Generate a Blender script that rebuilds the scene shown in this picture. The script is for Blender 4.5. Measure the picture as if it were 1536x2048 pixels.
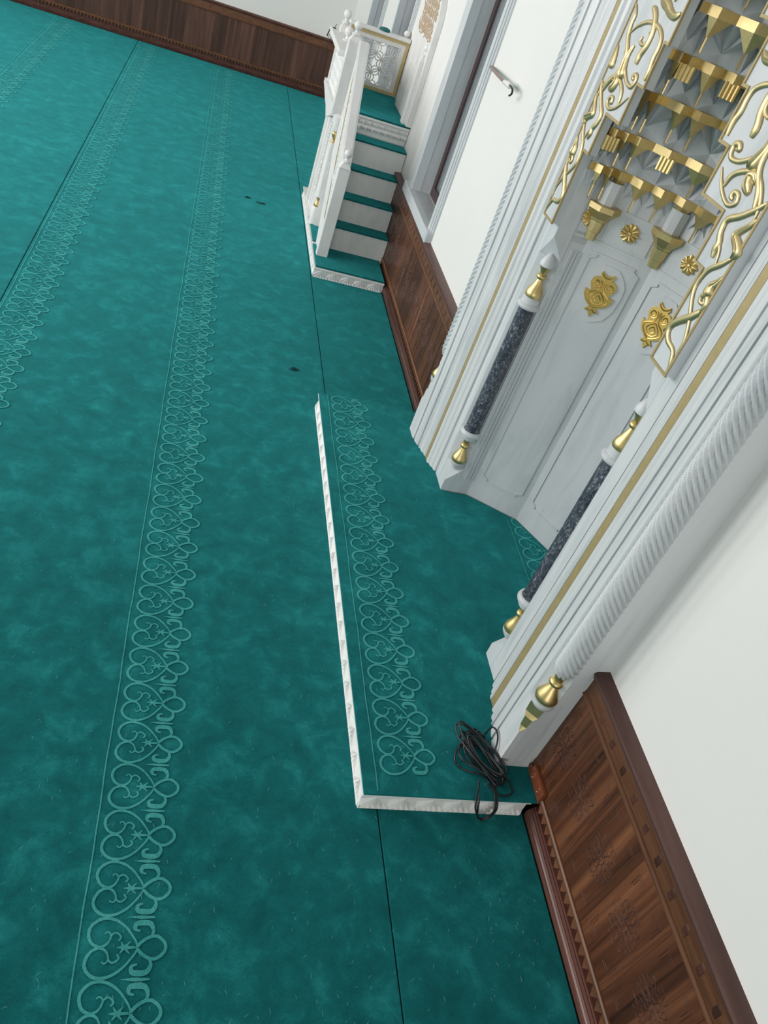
import bpy, bmesh, math, random
from mathutils import Vector, Matrix
random.seed(7)
PI = math.pi
for o in list(bpy.data.objects):
    bpy.data.objects.remove(o)
scene = bpy.context.scene
C = scene.collection

# ------------------------------------------------------------------ camera
CAM = (0.0, 0.0, 3.07)
Rw = ((0.94603988, -0.12253463, 0.29998969),
      (0.15132563, -0.6515568, -0.74335341),
      (0.28654685, 0.7486381, -0.59785609))
cd = bpy.data.cameras.new('camera')
cam = bpy.data.objects.new('camera', cd)
C.objects.link(cam)
M = Matrix.Identity(4)
for r in range(3):
    M[r][0] = Rw[0][r]
    M[r][1] = -Rw[1][r]
    M[r][2] = -Rw[2][r]
    M[r][3] = CAM[r]
cam.matrix_world = M
cd.sensor_fit = 'VERTICAL'
cd.sensor_height = 24.0
cd.sensor_width = 18.0
cd.lens = 1585.75 / 2048 * 24.0
cd.clip_start = 0.05
cd.clip_end = 200
scene.camera = cam

# ------------------------------------------------------------------ world, daylight, exposure
world = bpy.data.worlds.new('world')
scene.world = world
world.use_nodes = True
bg = world.node_tree.nodes['Background']
bg.inputs[0].default_value = (0.86, 0.93, 1.0, 1)
bg.inputs[1].default_value = 1.0

LEFT_X = -8.0
LEFT_WINDOWS = [0.6, 3.4, 6.2, 9.0, 11.8]          # centres of the tall windows in the far left wall
def area(name, loc, rot, sx, sy, power, col):
    l = bpy.data.lights.new(name, 'AREA')
    l.shape = 'RECTANGLE'; l.size = sx; l.size_y = sy; l.energy = power; l.color = col
    o = bpy.data.objects.new(name, l); C.objects.link(o)
    o.location = loc; o.rotation_euler = rot
    return o
for i, y in enumerate(LEFT_WINDOWS):
    area('window_and_fill_light', (LEFT_X - 0.05, y, 3.1), (0, -PI/2, 0), 4.4, 1.7, [45, 285, 295, 240, 220][i], (1.0, 0.96, 0.935))
# fill light added behind the camera to lift risers and camera-facing sides
area('window_and_fill_light', (-2.6, -8.98, 2.2), (PI/2, 0, 0), 4.0, 2.4, 370, (1.0, 0.96, 0.935))
vs = scene.view_settings
vs.view_transform = 'Standard'
vs.look = 'None'
vs.gamma = 1.0
vs.exposure = -0.20
vs.use_curve_mapping = False

# ------------------------------------------------------------------ materials
MATS = {}
def new_mat(name):
    m = bpy.data.materials.new(name)
    m.use_nodes = True
    nt = m.node_tree
    b = nt.nodes['Principled BSDF']
    MATS[name] = m
    return m, nt, b
def node(nt, t, **kw):
    n = nt.nodes.new(t)
    for k, v in kw.items():
        setattr(n, k, v)
    return n
def ramp(nt, fac, stops):
    r = node(nt, 'ShaderNodeValToRGB')
    e = r.color_ramp.elements
    while len(e) < len(stops):
        e.new(0.5)
    for i, (p, c) in enumerate(stops):
        e[i].position = p
        e[i].color = (*c, 1)
    nt.links.new(fac, r.inputs[0])
    return r
def coords(nt, scale=(1, 1, 1), kind='obj'):
    g = node(nt, 'ShaderNodeNewGeometry')
    mp = node(nt, 'ShaderNodeMapping')
    mp.inputs['Scale'].default_value = scale
    nt.links.new(g.outputs['Position'], mp.inputs['Vector'])
    return mp.outputs[0]
def noise(nt, vec, scale, detail=4, rough=0.55, dist=0.0):
    n = node(nt, 'ShaderNodeTexNoise')
    n.inputs['Scale'].default_value = scale
    n.inputs['Detail'].default_value = detail
    n.inputs['Roughness'].default_value = rough
    n.inputs['Distortion'].default_value = dist
    nt.links.new(vec, n.inputs['Vector'])
    return n
def bump(nt, b, height, strength, dist=0.01):
    n = node(nt, 'ShaderNodeBump')
    n.inputs['Strength'].default_value = strength
    n.inputs['Distance'].default_value = dist
    nt.links.new(height, n.inputs['Height'])
    nt.links.new(n.outputs[0], b.inputs['Normal'])
def mixc(nt, fac, a, b, mode='MIX'):
    n = node(nt, 'ShaderNodeMix', data_type='RGBA', blend_type=mode)
    for sock, v in ((0, fac), (6, a), (7, b)):
        if hasattr(v, 'is_output') or hasattr(v, 'links'):
            nt.links.new(v, n.inputs[sock])
        else:
            n.inputs[sock].default_value = v if sock == 0 else (*v, 1)
    return n.outputs[2]

def plain(name, col, rough=0.5, metal=0.0, spec=0.5):
    m, nt, b = new_mat(name)
    b.inputs['Base Color'].default_value = (*col, 1)
    b.inputs['Roughness'].default_value = rough
    b.inputs['Metallic'].default_value = metal
    b.inputs['Specular IOR Level'].default_value = spec
    return m
def marble(name, light, dark, scale=(3, 3, 0.6), rough=0.38):
    m, nt, b = new_mat(name)
    v = coords(nt, scale)
    n = noise(nt, v, 2.6, 6, 0.6, 0.6)
    r = ramp(nt, n.outputs[0], [(0.30, dark), (0.52, light), (0.8, tuple(min(1, c*1.04) for c in light))])
    nt.links.new(r.outputs[0], b.inputs['Base Color'])
    b.inputs['Roughness'].default_value = rough
    n2 = noise(nt, coords(nt, (1, 1, 1)), 60, 3)
    bump(nt, b, n2.outputs[0], 0.05, 0.002)
    return m
marble('marble', (0.585, 0.615, 0.635), (0.49, 0.525, 0.55))
marble('marble_hood_shaded', (0.55, 0.585, 0.61), (0.46, 0.495, 0.525))  # darker copy of the marble; the hood's shade is put into its colour
marble('marble_streak', (0.64, 0.665, 0.675), (0.47, 0.505, 0.53), (5, 5, 0.35))
marble('step_stone', (0.88, 0.865, 0.85), (0.76, 0.75, 0.735), (3, 3, 3), 0.5)
marble('minbar_stone', (0.78, 0.78, 0.77), (0.70, 0.70, 0.69), (3, 3, 1.5), 0.45)

def plaster(name, col):
    m, nt, b = new_mat(name)
    n = noise(nt, coords(nt), 1.2, 4)
    r = ramp(nt, n.outputs[0], [(0.3, tuple(c*0.97 for c in col)), (0.7, col)])
    nt.links.new(r.outputs[0], b.inputs['Base Color'])
    b.inputs['Roughness'].default_value = 0.75
    n2 = noise(nt, coords(nt), 90, 3)
    bump(nt, b, n2.outputs[0], 0.04, 0.002)
plaster('plaster', (0.785, 0.785, 0.765))
plaster('ceiling_white', (0.55, 0.55, 0.53))

def gold(name, col, rough, metal=1.0):
    m, nt, b = new_mat(name)
    n = noise(nt, coords(nt), 25, 4)
    r = ramp(nt, n.outputs[0], [(0.3, tuple(c*0.86 for c in col)), (0.7, col)])
    nt.links.new(r.outputs[0], b.inputs['Base Color'])
    b.inputs['Roughness'].default_value = rough
    b.inputs['Metallic'].default_value = metal
gold('gold', (0.72, 0.56, 0.26), 0.42)
gold('gold_vine', (0.70, 0.575, 0.32), 0.46)
gold('gold_satin', (0.66, 0.53, 0.26), 0.45)
gold('gold_warm', (0.72, 0.48, 0.15), 0.38)
gold('gold_paint', (0.44, 0.345, 0.17), 0.55, 0.35)
gold('gold_pale', (0.60, 0.47, 0.22), 0.55, 0.15)
gold('tan_gilt', (0.52, 0.40, 0.28), 0.6, 0.1)

# speckled dark granite
m, nt, b = new_mat('granite')
v = coords(nt, (1, 1, 0.6))
n1 = noise(nt, v, 55, 6, 0.75, 1.5)
n2 = noise(nt, v, 11, 3, 0.6)
r1 = ramp(nt, n1.outputs[0], [(0.40, (0.032, 0.038, 0.052)), (0.53, (0.070, 0.080, 0.100)), (0.66, (0.36, 0.38, 0.42))])
r2 = ramp(nt, n2.outputs[0], [(0.3, (0.55, 0.55, 0.6)), (0.7, (1.25, 1.25, 1.25))])
nt.links.new(mixc(nt, 1.0, r1.outputs[0], r2.outputs[0], 'MULTIPLY'), b.inputs['Base Color'])
b.inputs['Roughness'].default_value = 0.28

# walnut, grain along Z
def wood(name, a, bcol, c, scale=(14, 14, 0.8), rough=0.34, tone=0.35):
    m, nt, b = new_mat(name)
    oi = node(nt, 'ShaderNodeObjectInfo')
    g = node(nt, 'ShaderNodeNewGeometry')
    add = node(nt, 'ShaderNodeVectorMath', operation='ADD')
    mul = node(nt, 'ShaderNodeVectorMath', operation='SCALE')
    comb = node(nt, 'ShaderNodeCombineXYZ')
    for i in range(3):
        nt.links.new(oi.outputs['Random'], comb.inputs[i])
    nt.links.new(comb.outputs[0], mul.inputs[0]); mul.inputs['Scale'].default_value = 7.0
    nt.links.new(g.outputs['Position'], add.inputs[0]); nt.links.new(mul.outputs[0], add.inputs[1])
    mp = node(nt, 'ShaderNodeMapping'); mp.inputs['Scale'].default_value = scale
    nt.links.new(add.outputs[0], mp.inputs['Vector'])
    n = noise(nt, mp.outputs[0], 1.0, 7, 0.62, 0.7)
    r = ramp(nt, n.outputs[0], [(0.30, a), (0.50, bcol), (0.72, c)])
    tr = ramp(nt, oi.outputs['Random'], [(0.0, (1-tone,)*3), (1.0, (1+tone,)*3)])
    nt.links.new(mixc(nt, 1.0, r.outputs[0], tr.outputs[0], 'MULTIPLY'), b.inputs['Base Color'])
    b.inputs['Roughness'].default_value = rough
    b.inputs['Specular IOR Level'].default_value = 0.32
    mp2 = node(nt, 'ShaderNodeMapping'); mp2.inputs['Scale'].default_value = tuple(s*6 for s in scale)
    nt.links.new(add.outputs[0], mp2.inputs['Vector'])
    n2 = noise(nt, mp2.outputs[0], 1.0, 3)
    bump(nt, b, n2.outputs[0], 0.12, 0.001)
wood('walnut', (0.028, 0.0095, 0.0055), (0.098, 0.035, 0.017), (0.205, 0.082, 0.038), (15, 15, 0.55), 0.36, 0.28)
wood('walnut_frieze', (0.085, 0.034, 0.017), (0.140, 0.058, 0.028), (0.19, 0.085, 0.043), (10, 2.0, 30))
wood('walnut_dark', (0.035, 0.014, 0.010), (0.070, 0.028, 0.020), (0.10, 0.042, 0.03), (8, 1.2, 30))
wood('walnut_red', (0.065, 0.025, 0.019), (0.105, 0.043, 0.033), (0.145, 0.066, 0.05), (8, 1.0, 30), 0.26)
wood('walnut_cap', (0.055, 0.026, 0.022), (0.085, 0.042, 0.036), (0.12, 0.062, 0.052), (8, 1.2, 30), 0.30, 0.0)
wood('walnut_orange', (0.13, 0.038, 0.018), (0.17, 0.052, 0.024), (0.20, 0.068, 0.03), (8, 2, 20), 0.2, 0.05)
wood('walnut_far', (0.040, 0.018, 0.013), (0.075, 0.034, 0.024), (0.125, 0.062, 0.040), (16, 16, 0.7), 0.45)
plain('window_brown', (0.055, 0.030, 0.032), 0.4)
plain('black_rubber', (0.012, 0.014, 0.018), 0.42)
plain('white_wire', (0.75, 0.74, 0.72), 0.5)
plain('pipe_brown', (0.28, 0.20, 0.18), 0.5)
plain('teal_cloth', (0.02, 0.14, 0.14), 0.9)
plain('screw', (0.75, 0.55, 0.45), 0.15, 0.9)
plain('underlay', (0.004, 0.03, 0.03), 0.95)
plain('lint', (0.16, 0.42, 0.41), 0.8)
plain('tuft', (0.002, 0.055, 0.058), 0.95)
m, nt, b = new_mat('glass')
b.inputs['Base Color'].default_value = (0.75, 0.83, 0.86, 1)
b.inputs['Roughness'].default_value = 0.06
b.inputs['Transmission Weight'].default_value = 0.85
b.inputs['IOR'].default_value = 1.2

# teal carpet: mottled pile
def carpet(name, lo, mid, hi, sheen=0.35):
    m, nt, b = new_mat(name)
    v = coords(nt, (1, 1, 1))
    n1 = noise(nt, v, 6.5, 9, 0.70, 0.35)
    n2 = noise(nt, coords(nt, (1, 1, 1)), 1.1, 4, 0.6)
    n3 = noise(nt, coords(nt, (1, 0.45, 1)), 230, 3, 0.7)
    mx = node(nt, 'ShaderNodeMix', data_type='FLOAT')
    mx.inputs[0].default_value = 0.20
    nt.links.new(n1.outputs[0], mx.inputs[2]); nt.links.new(n2.outputs[0], mx.inputs[3])
    r = ramp(nt, mx.outputs[0], [(0.38, lo), (0.51, mid), (0.66, hi)])
    r3 = ramp(nt, n3.outputs[0], [(0.3, (0.74,)*3), (0.7, (1.26,)*3)])
    nt.links.new(mixc(nt, 1.0, r.outputs[0], r3.outputs[0], 'MULTIPLY'), b.inputs['Base Color'])
    b.inputs['Roughness'].default_value = 0.95
    b.inputs['Specular IOR Level'].default_value = 0.1
    b.inputs['Sheen Weight'].default_value = sheen
    b.inputs['Sheen Roughness'].default_value = 0.60
    b.inputs['Sheen Tint'].default_value = (0.05, 0.42, 0.44, 1)
    n4 = noise(nt, coords(nt, (1, 1, 1)), 330, 2)
    n5 = noise(nt, coords(nt, (1, 1, 1)), 24, 4)
    ad = node(nt, 'ShaderNodeMath', operation='MULTIPLY_ADD')
    ad.inputs[1].default_value = 0.28
    nt.links.new(n5.outputs[0], ad.inputs[0]); nt.links.new(n4.outputs[0], ad.inputs[2])
    bump(nt, b, ad.outputs[0], 0.55, 0.006)
carpet('carpet', (0.0010, 0.066, 0.070), (0.0028, 0.106, 0.111), (0.013, 0.205, 0.209), 0.90)
carpet('carpet_motif', (0.040, 0.255, 0.248), (0.058, 0.310, 0.298), (0.085, 0.380, 0.365), 0.95)

# ------------------------------------------------------------------ mesh helpers
ORIG = {}
class MB:
    def __init__(s):
        s.v = []; s.f = []
    def add(s, vs, fs):
        k = len(s.v)
        s.v += [tuple(p) for p in vs]
        s.f += [tuple(i + k for i in f) for f in fs]
        return s
    def box(s, x0, x1, y0, y1, z0, z1):
        return s.add([(x, y, z) for x in (x0, x1) for y in (y0, y1) for z in (z0, z1)],
                     [(0, 1, 3, 2), (4, 6, 7, 5), (0, 4, 5, 1), (2, 3, 7, 6), (0, 2, 6, 4), (1, 5, 7, 3)])
    def bbox(s, x0, x1, y0, y1, z0, z1, b):
        """box with bevelled edges"""
        bm = bmesh.new()
        bmesh.ops.create_cube(bm, size=1.0)
        for v in bm.verts:
            v.co = Vector(((x0+x1)/2 + v.co.x*(x1-x0), (y0+y1)/2 + v.co.y*(y1-y0), (z0+z1)/2 + v.co.z*(z1-z0)))
        bmesh.ops.bevel(bm, geom=bm.edges[:], offset=b, segments=2, profile=0.6, affect='EDGES')
        bm.verts.index_update()
        s.add([v.co[:] for v in bm.verts], [[v.index for v in f.verts] for f in bm.faces])
        bm.free()
        return s
    def prism(s, poly, fn0, fn1):
        """closed prism; fn0/fn1 map a 2D point to 3D on each end"""
        n = len(poly)
        s.add([fn0(p) for p in poly] + [fn1(p) for p in poly],
              [tuple(range(n)), tuple(range(2*n-1, n-1, -1))] + [(i, (i+1) % n, n+(i+1) % n, n+i) for i in range(n)])
        return s
    def strip(s, rows, closed=False):
        """grid of rows of points"""
        n = len(rows[0]); vs = [p for r in rows for p in r]; fs = []
        for i in range(len(rows)-1):
            for j in range(n if closed else n-1):
                k = (j+1) % n
                fs.append((i*n+j, i*n+k, (i+1)*n+k, (i+1)*n+j))
        return s.add(vs, fs)
    def lathe(s, prof, cx, cy, n=20, a0=0.0, cap=True):
        rows = [[(cx+r*math.cos(a0+2*PI*j/n), cy+r*math.sin(a0+2*PI*j/n), z) for j in range(n)] for r, z in prof]
        k = len(s.v)
        s.strip(rows, True)
        if cap:
            s.f.append(tuple(k+j for j in range(n)))
            e = k + (len(rows)-1)*n
            s.f.append(tuple(e+j for j in range(n-1, -1, -1)))
        return s
    def tube(s, path, rad, n=6, flat=None):
        P = [Vector(p) for p in path]
        if len(P) < 2:
            return s
        if not hasattr(rad, '__len__'):
            rad = [rad]*len(P)
        T = []
        for i in range(len(P)):
            a = P[max(0, i-1)]; c = P[min(len(P)-1, i+1)]
            d = c - a
            T.append(d.normalized() if d.length > 1e-9 else Vector((0, 0, 1)))
        up = Vector(flat) if flat else (Vector((0, 0, 1)) if abs(T[0].z) < 0.9 else Vector((1, 0, 0)))
        rows = []
        for i, p in enumerate(P):
            N = up - T[i]*up.dot(T[i])
            if N.length < 1e-6:
                N = T[i].orthogonal()
            N.normalize()
            if not flat:
                up = N
            B = T[i].cross(N)
            rows.append([p + (N*math.cos(2*PI*j/n)*(0.6 if flat else 1) + B*math.sin(2*PI*j/n))*rad[i] for j in range(n)])
        k = len(s.v)
        s.strip([[tuple(q) for q in r] for r in rows], True)
        e = k + (len(rows)-1)*n
        s.f.append(tuple(k+j for j in range(n)))
        s.f.append(tuple(e+j for j in range(n-1, -1, -1)))
        return s
    def ribbon(s, path, w, z):
        """flat ribbon in XY at height z"""
        P = [Vector((p[0], p[1])) for p in path]
        rows = []
        for i in range(len(P)):
            d = P[min(len(P)-1, i+1)] - P[max(0, i-1)]
            if d.length < 1e-9:
                d = Vector((1, 0))
            d.normalize()
            nrm = Vector((-d.y, d.x))
            wi = w[i] if hasattr(w, '__len__') else w
            rows.append([(P[i].x+nrm.x*wi/2, P[i].y+nrm.y*wi/2, z), (P[i].x-nrm.x*wi/2, P[i].y-nrm.y*wi/2, z)])
        return s.strip(rows)
    def plate(s, poly, O, U, V, N, t):
        """polygon (u,v) on plane O+uU+vV, front at +t along N"""
        O, U, V, N = map(Vector, (O, U, V, N))
        return s.prism(poly, lambda p: tuple(O+U*p[0]+V*p[1]), lambda p: tuple(O+U*p[0]+V*p[1]+N*t))
    keep = False
    def mesh(s, name, o=(0, 0, 0)):
        me = bpy.data.meshes.new(name)
        me.from_pydata([(p[0]-o[0], p[1]-o[1], p[2]-o[2]) for p in s.v], [], s.f)
        bm = bmesh.new(); bm.from_mesh(me)
        if s.keep:
            bm.normal_update()
            bmesh.ops.reverse_faces(bm, faces=[f for f in bm.faces if f.normal.z < 0])
        else:
            bmesh.ops.recalc_face_normals(bm, faces=bm.faces[:])
        bm.to_mesh(me); bm.free()
        return me
    def build(s, name, mat, parent=None, smooth=None, origin=None):
        if origin is None:
            if parent is not None:
                origin = ORIG[parent]
            else:
                xs = [p[0] for p in s.v]; ys = [p[1] for p in s.v]; zs = [p[2] for p in s.v]
                origin = ((min(xs)+max(xs))/2, (min(ys)+max(ys))/2, min(zs))
        me = s.mesh(name, origin)
        me.materials.append(MATS[mat])
        if smooth is not None:
            me.polygons.foreach_set('use_smooth', [True]*len(me.polygons))
            if smooth < 179:
                me.set_sharp_from_angle(angle=math.radians(smooth))
        o = bpy.data.objects.new(name, me); C.objects.link(o)
        if parent is not None:
            o.parent = parent
            po = ORIG[parent]
            o.location = tuple(origin[i]-po[i] for i in range(3))
        else:
            o.location = origin
        ORIG[o] = tuple(origin)
        return o
def place(me, name, parent, loc, rot=None, mat=None):
    """another copy of a shared mesh under a parent, at world position loc"""
    o = bpy.data.objects.new(name, me); C.objects.link(o)
    o.parent = parent
    po = ORIG[parent]
    o.location = tuple(loc[i]-po[i] for i in range(3))
    if rot:
        o.rotation_euler = rot
    ORIG[o] = tuple(loc)
    return o
def shared(mb, name, mat, smooth=None):
    me = mb.mesh(name)
    me.materials.append(MATS[mat])
    if smooth is not None:
        me.polygons.foreach_set('use_smooth', [True]*len(me.polygons))
        if smooth < 179:
            me.set_sharp_from_angle(angle=math.radians(smooth))
    return me
def tag(o, label=None, cat=None, group=None, kind=None):
    if label: o['label'] = label
    if cat: o['category'] = cat
    if group: o['group'] = group
    if kind: o['kind'] = kind
    return o
def thing(name, loc, label=None, cat=None, group=None, kind=None):
    o = bpy.data.objects.new(name, None); C.objects.link(o)
    o.empty_display_size = 0.1
    o.location = loc
    ORIG[o] = tuple(loc)
    return tag(o, label, cat, group, kind)
def smoothp(pts, k=5, closed=False):
    """Catmull-Rom through pts (any dimension)"""
    n = len(pts); out = []
    rng = range(n) if closed else range(n-1)
    for i in rng:
        if closed:
            p0, p1, p2, p3 = pts[(i-1) % n], pts[i], pts[(i+1) % n], pts[(i+2) % n]
        else:
            p0, p1, p2, p3 = pts[max(0, i-1)], pts[i], pts[i+1], pts[min(n-1, i+2)]
        for j in range(k):
            t = j/k
            out.append(tuple(0.5*((2*b)+(-a+c)*t+(2*a-5*b+4*c-d)*t*t+(-a+3*b-3*c+d)*t**3) for a, b, c, d in zip(p0, p1, p2, p3)))
    out.append(tuple(pts[0] if closed else pts[-1]))
    return out

# ------------------------------------------------------------------ room shell
YB = 14.58           # back wall
WX = 1.97            # qibla wall face
YN = -9.0
ZC = 8.0
WIN = [(6.64, 7.60, 0.93, 4.3, 0.13, 0.24), (9.93, 10.88, 0.93, 4.3, 0.11, 0.13), (11.93, 12.92, 0.93, 4.3, 0.11, 0.13)]
tag(MB().box(LEFT_X-0.4, 3.1, YN-0.3, YB+0.3, -0.22, -0.012).build('floor', 'underlay'), 'dark floor slab under the teal carpets', kind='structure')
tag(MB().box(LEFT_X-0.4, 3.1, YN-0.3, YB+0.3, ZC, ZC+0.2).build('ceiling', 'ceiling_white'), kind='structure')
wr = MB()
MY0, MY1, MZ1 = 1.99, 4.685, 4.2      # opening that receives the mihrab
XW = 2.42
wr.box(WX, XW, YN-0.3, MY0, -0.1, ZC)
wr.box(WX, XW, MY1, WIN[0][0], -0.1, ZC)
wr.box(WX, XW, WIN[0][1], WIN[1][0], -0.1, ZC)
wr.box(WX, XW, WIN[1][1], WIN[2][0], -0.1, ZC)
wr.box(WX, XW, WIN[2][1], YB+0.3, -0.1, ZC)
for w in WIN:
    wr.box(WX, XW, w[0], w[1], -0.1, w[2])
    wr.box(WX, XW, w[0], w[1], w[3], ZC)
wr.box(WX, XW, MY0, MY1, MZ1, ZC)
wr.box(2.85, 3.05, MY0-0.1, MY1+0.1, -0.1, MZ1+0.1)
wr.box(XW, 2.85, MY0-0.1, MY0, -0.1, MZ1+0.1)
wr.box(XW, 2.85, MY1, MY1+0.1, -0.1, MZ1+0.1)
wr.box(XW, 2.85, MY0, MY1, MZ1, MZ1+0.1)
tag(wr.build('wall_right', 'plaster'), kind='structure')
tag(MB().box(LEFT_X-0.4, WX, YB, YB+0.3, -0.1, ZC).build('wall_back', 'plaster'), kind='structure')
tag(MB().box(LEFT_X-0.4, 3.1, YN-0.3, YN, -0.1, ZC).build('wall_front', 'plaster'), kind='structure')
wl = MB()
ys = [YN] + [e for y in LEFT_WINDOWS for e in (y-0.85, y+0.85)] + [YB]
for i in range(0, len(ys), 2):
    wl.box(LEFT_X-0.4, LEFT_X, ys[i], ys[i+1], -0.1, ZC)
for y in LEFT_WINDOWS:
    wl.box(LEFT_X-0.4, LEFT_X, y-0.85, y+0.85, -0.1, 0.9)
    wl.box(LEFT_X-0.4, LEFT_X, y-0.85, y+0.85, 5.3, ZC)
tag(wl.build('wall_left', 'plaster'), kind='structure')

# windows in the qibla wall: stepped marble surround, sill, brown frame, glass
for i, (y0, y1, z0, z1, wn, wf) in enumerate(WIN):
    t = thing('window_%d' % (i+1), (WX, (y0+y1)/2, z0), kind='structure')
    for (d, q) in ((0.014, 1.0), (0.022, 0.72), (0.030, 0.42)):
        a, bq = wn*q, wf*q
        fr = MB()
        e = 0.012-0.004*q
        fr.box(WX-d, WX+0.024+d, y0-a, y0+e, z0-0.06, z1+0.15*q)
        fr.box(WX-d, WX+0.024+d, y1-e, y1+bq, z0-0.06, z1+0.15*q)
        fr.box(WX-d, WX+0.024+d, y0+e, y1-e, z1-e, z1+0.15*q)
        fr.build('surround', 'marble', t)
    MB().bbox(WX-0.062, 2.12, y0-wn*0.98, y1+wf*0.98, z0-0.10, z0, 0.008).build('sill', 'marble', t)
    MB().box(WX+0.02, XW, y1-0.006, y1+0.004, z0, z1).build('jamb', 'marble', t)
    MB().box(WX+0.02, XW, y0-0.004, y0+0.006, z0, z1).build('jamb', 'marble', t)
    f = MB()
    X0, X1 = 2.125, 2.20
    f.box(X0, X1, y0+0.006, y0+0.09, z0, z1); f.box(X0, X1, y1-0.09, y1-0.006, z0, z1)
    f.box(X0, X1, y0+0.09, y1-0.09, z0, z0+0.09); f.box(X0, X1, y0+0.09, y1-0.09, z1-0.09, z1)
    f.build('window_frame', 'window_brown', t)
    sh = MB().box(X0-0.015, X0+0.03, (y0+y1)/2-0.05, (y0+y1)/2+0.05, z0+0.05, z1-0.05)
    sh.build('mullion', 'window_brown', t)
    for s in (0, 1):
        ya = y0+0.09 if s == 0 else (y0+y1)/2+0.05
        yb_ = (y0+y1)/2-0.05 if s == 0 else y1-0.09
        MB().box(X0+0.02, X0+0.028, ya, yb_, z0+0.09, z1-0.09).build('pane', 'glass', t)
# dull daylight screens behind the panes are simply the open sky

# ------------------------------------------------------------------ wainscots
def tooth_strip(p0, d, up, nrm, n, pitch, h, t):
    """row of saw teeth hanging down from a strip"""
    mb = MB()
    p0, d, up, nrm = map(Vector, (p0, d, up, nrm))
    for k in range(n):
        o = p0 + d*(pitch*k)
        tri = [o, o+d*pitch, o+d*(pitch/2)-up*h]
        tr2 = [q+nrm*t for q in tri]
        mb.add([tuple(q) for q in tri+tr2], [(3, 4, 5), (0, 2, 1), (0, 1, 4, 3), (1, 2, 5, 4), (2, 0, 3, 5)])
    return mb
def carved_lines(hw, zc, z0, z1):
    """medallion and corner lines of one panel, in (u, z)"""
    L = []
    for R0, n0, e1, e2 in ((0.056, 8, 0.034, 0.020), (0.030, 8, 0.024, 0.012), (0.078, 12, 0.014, 0.012)):
        for k in range(n0):
            a = 2*PI*k/n0 + (0.2 if n0 == 12 else 0)
            cx, cz = R0*math.cos(a), zc + R0*1.15*math.sin(a)
            L.append([(cx+e1*math.cos(q)*math.cos(a)-e2*math.sin(q)*math.sin(a), cz+e1*math.cos(q)*math.sin(a)+e2*math.sin(q)*math.cos(a)) for q in [2*PI*j/12 for j in range(13)]])
    L.append([(0.024*math.cos(q), zc+0.028*math.sin(q)) for q in [2*PI*j/12 for j in range(13)]])
    for su in (-1, 1):
        for zz, sz in ((z0, 1), (z1, -1)):
            for e in (0.0, 0.012):
                L.append([(su*(hw-0.030-e), zz+sz*(0.10-e)), (su*(hw-0.030-e), zz+sz*(0.03+e)), (su*(hw-0.085+e), zz+sz*(0.03+e))])
    return L
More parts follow.
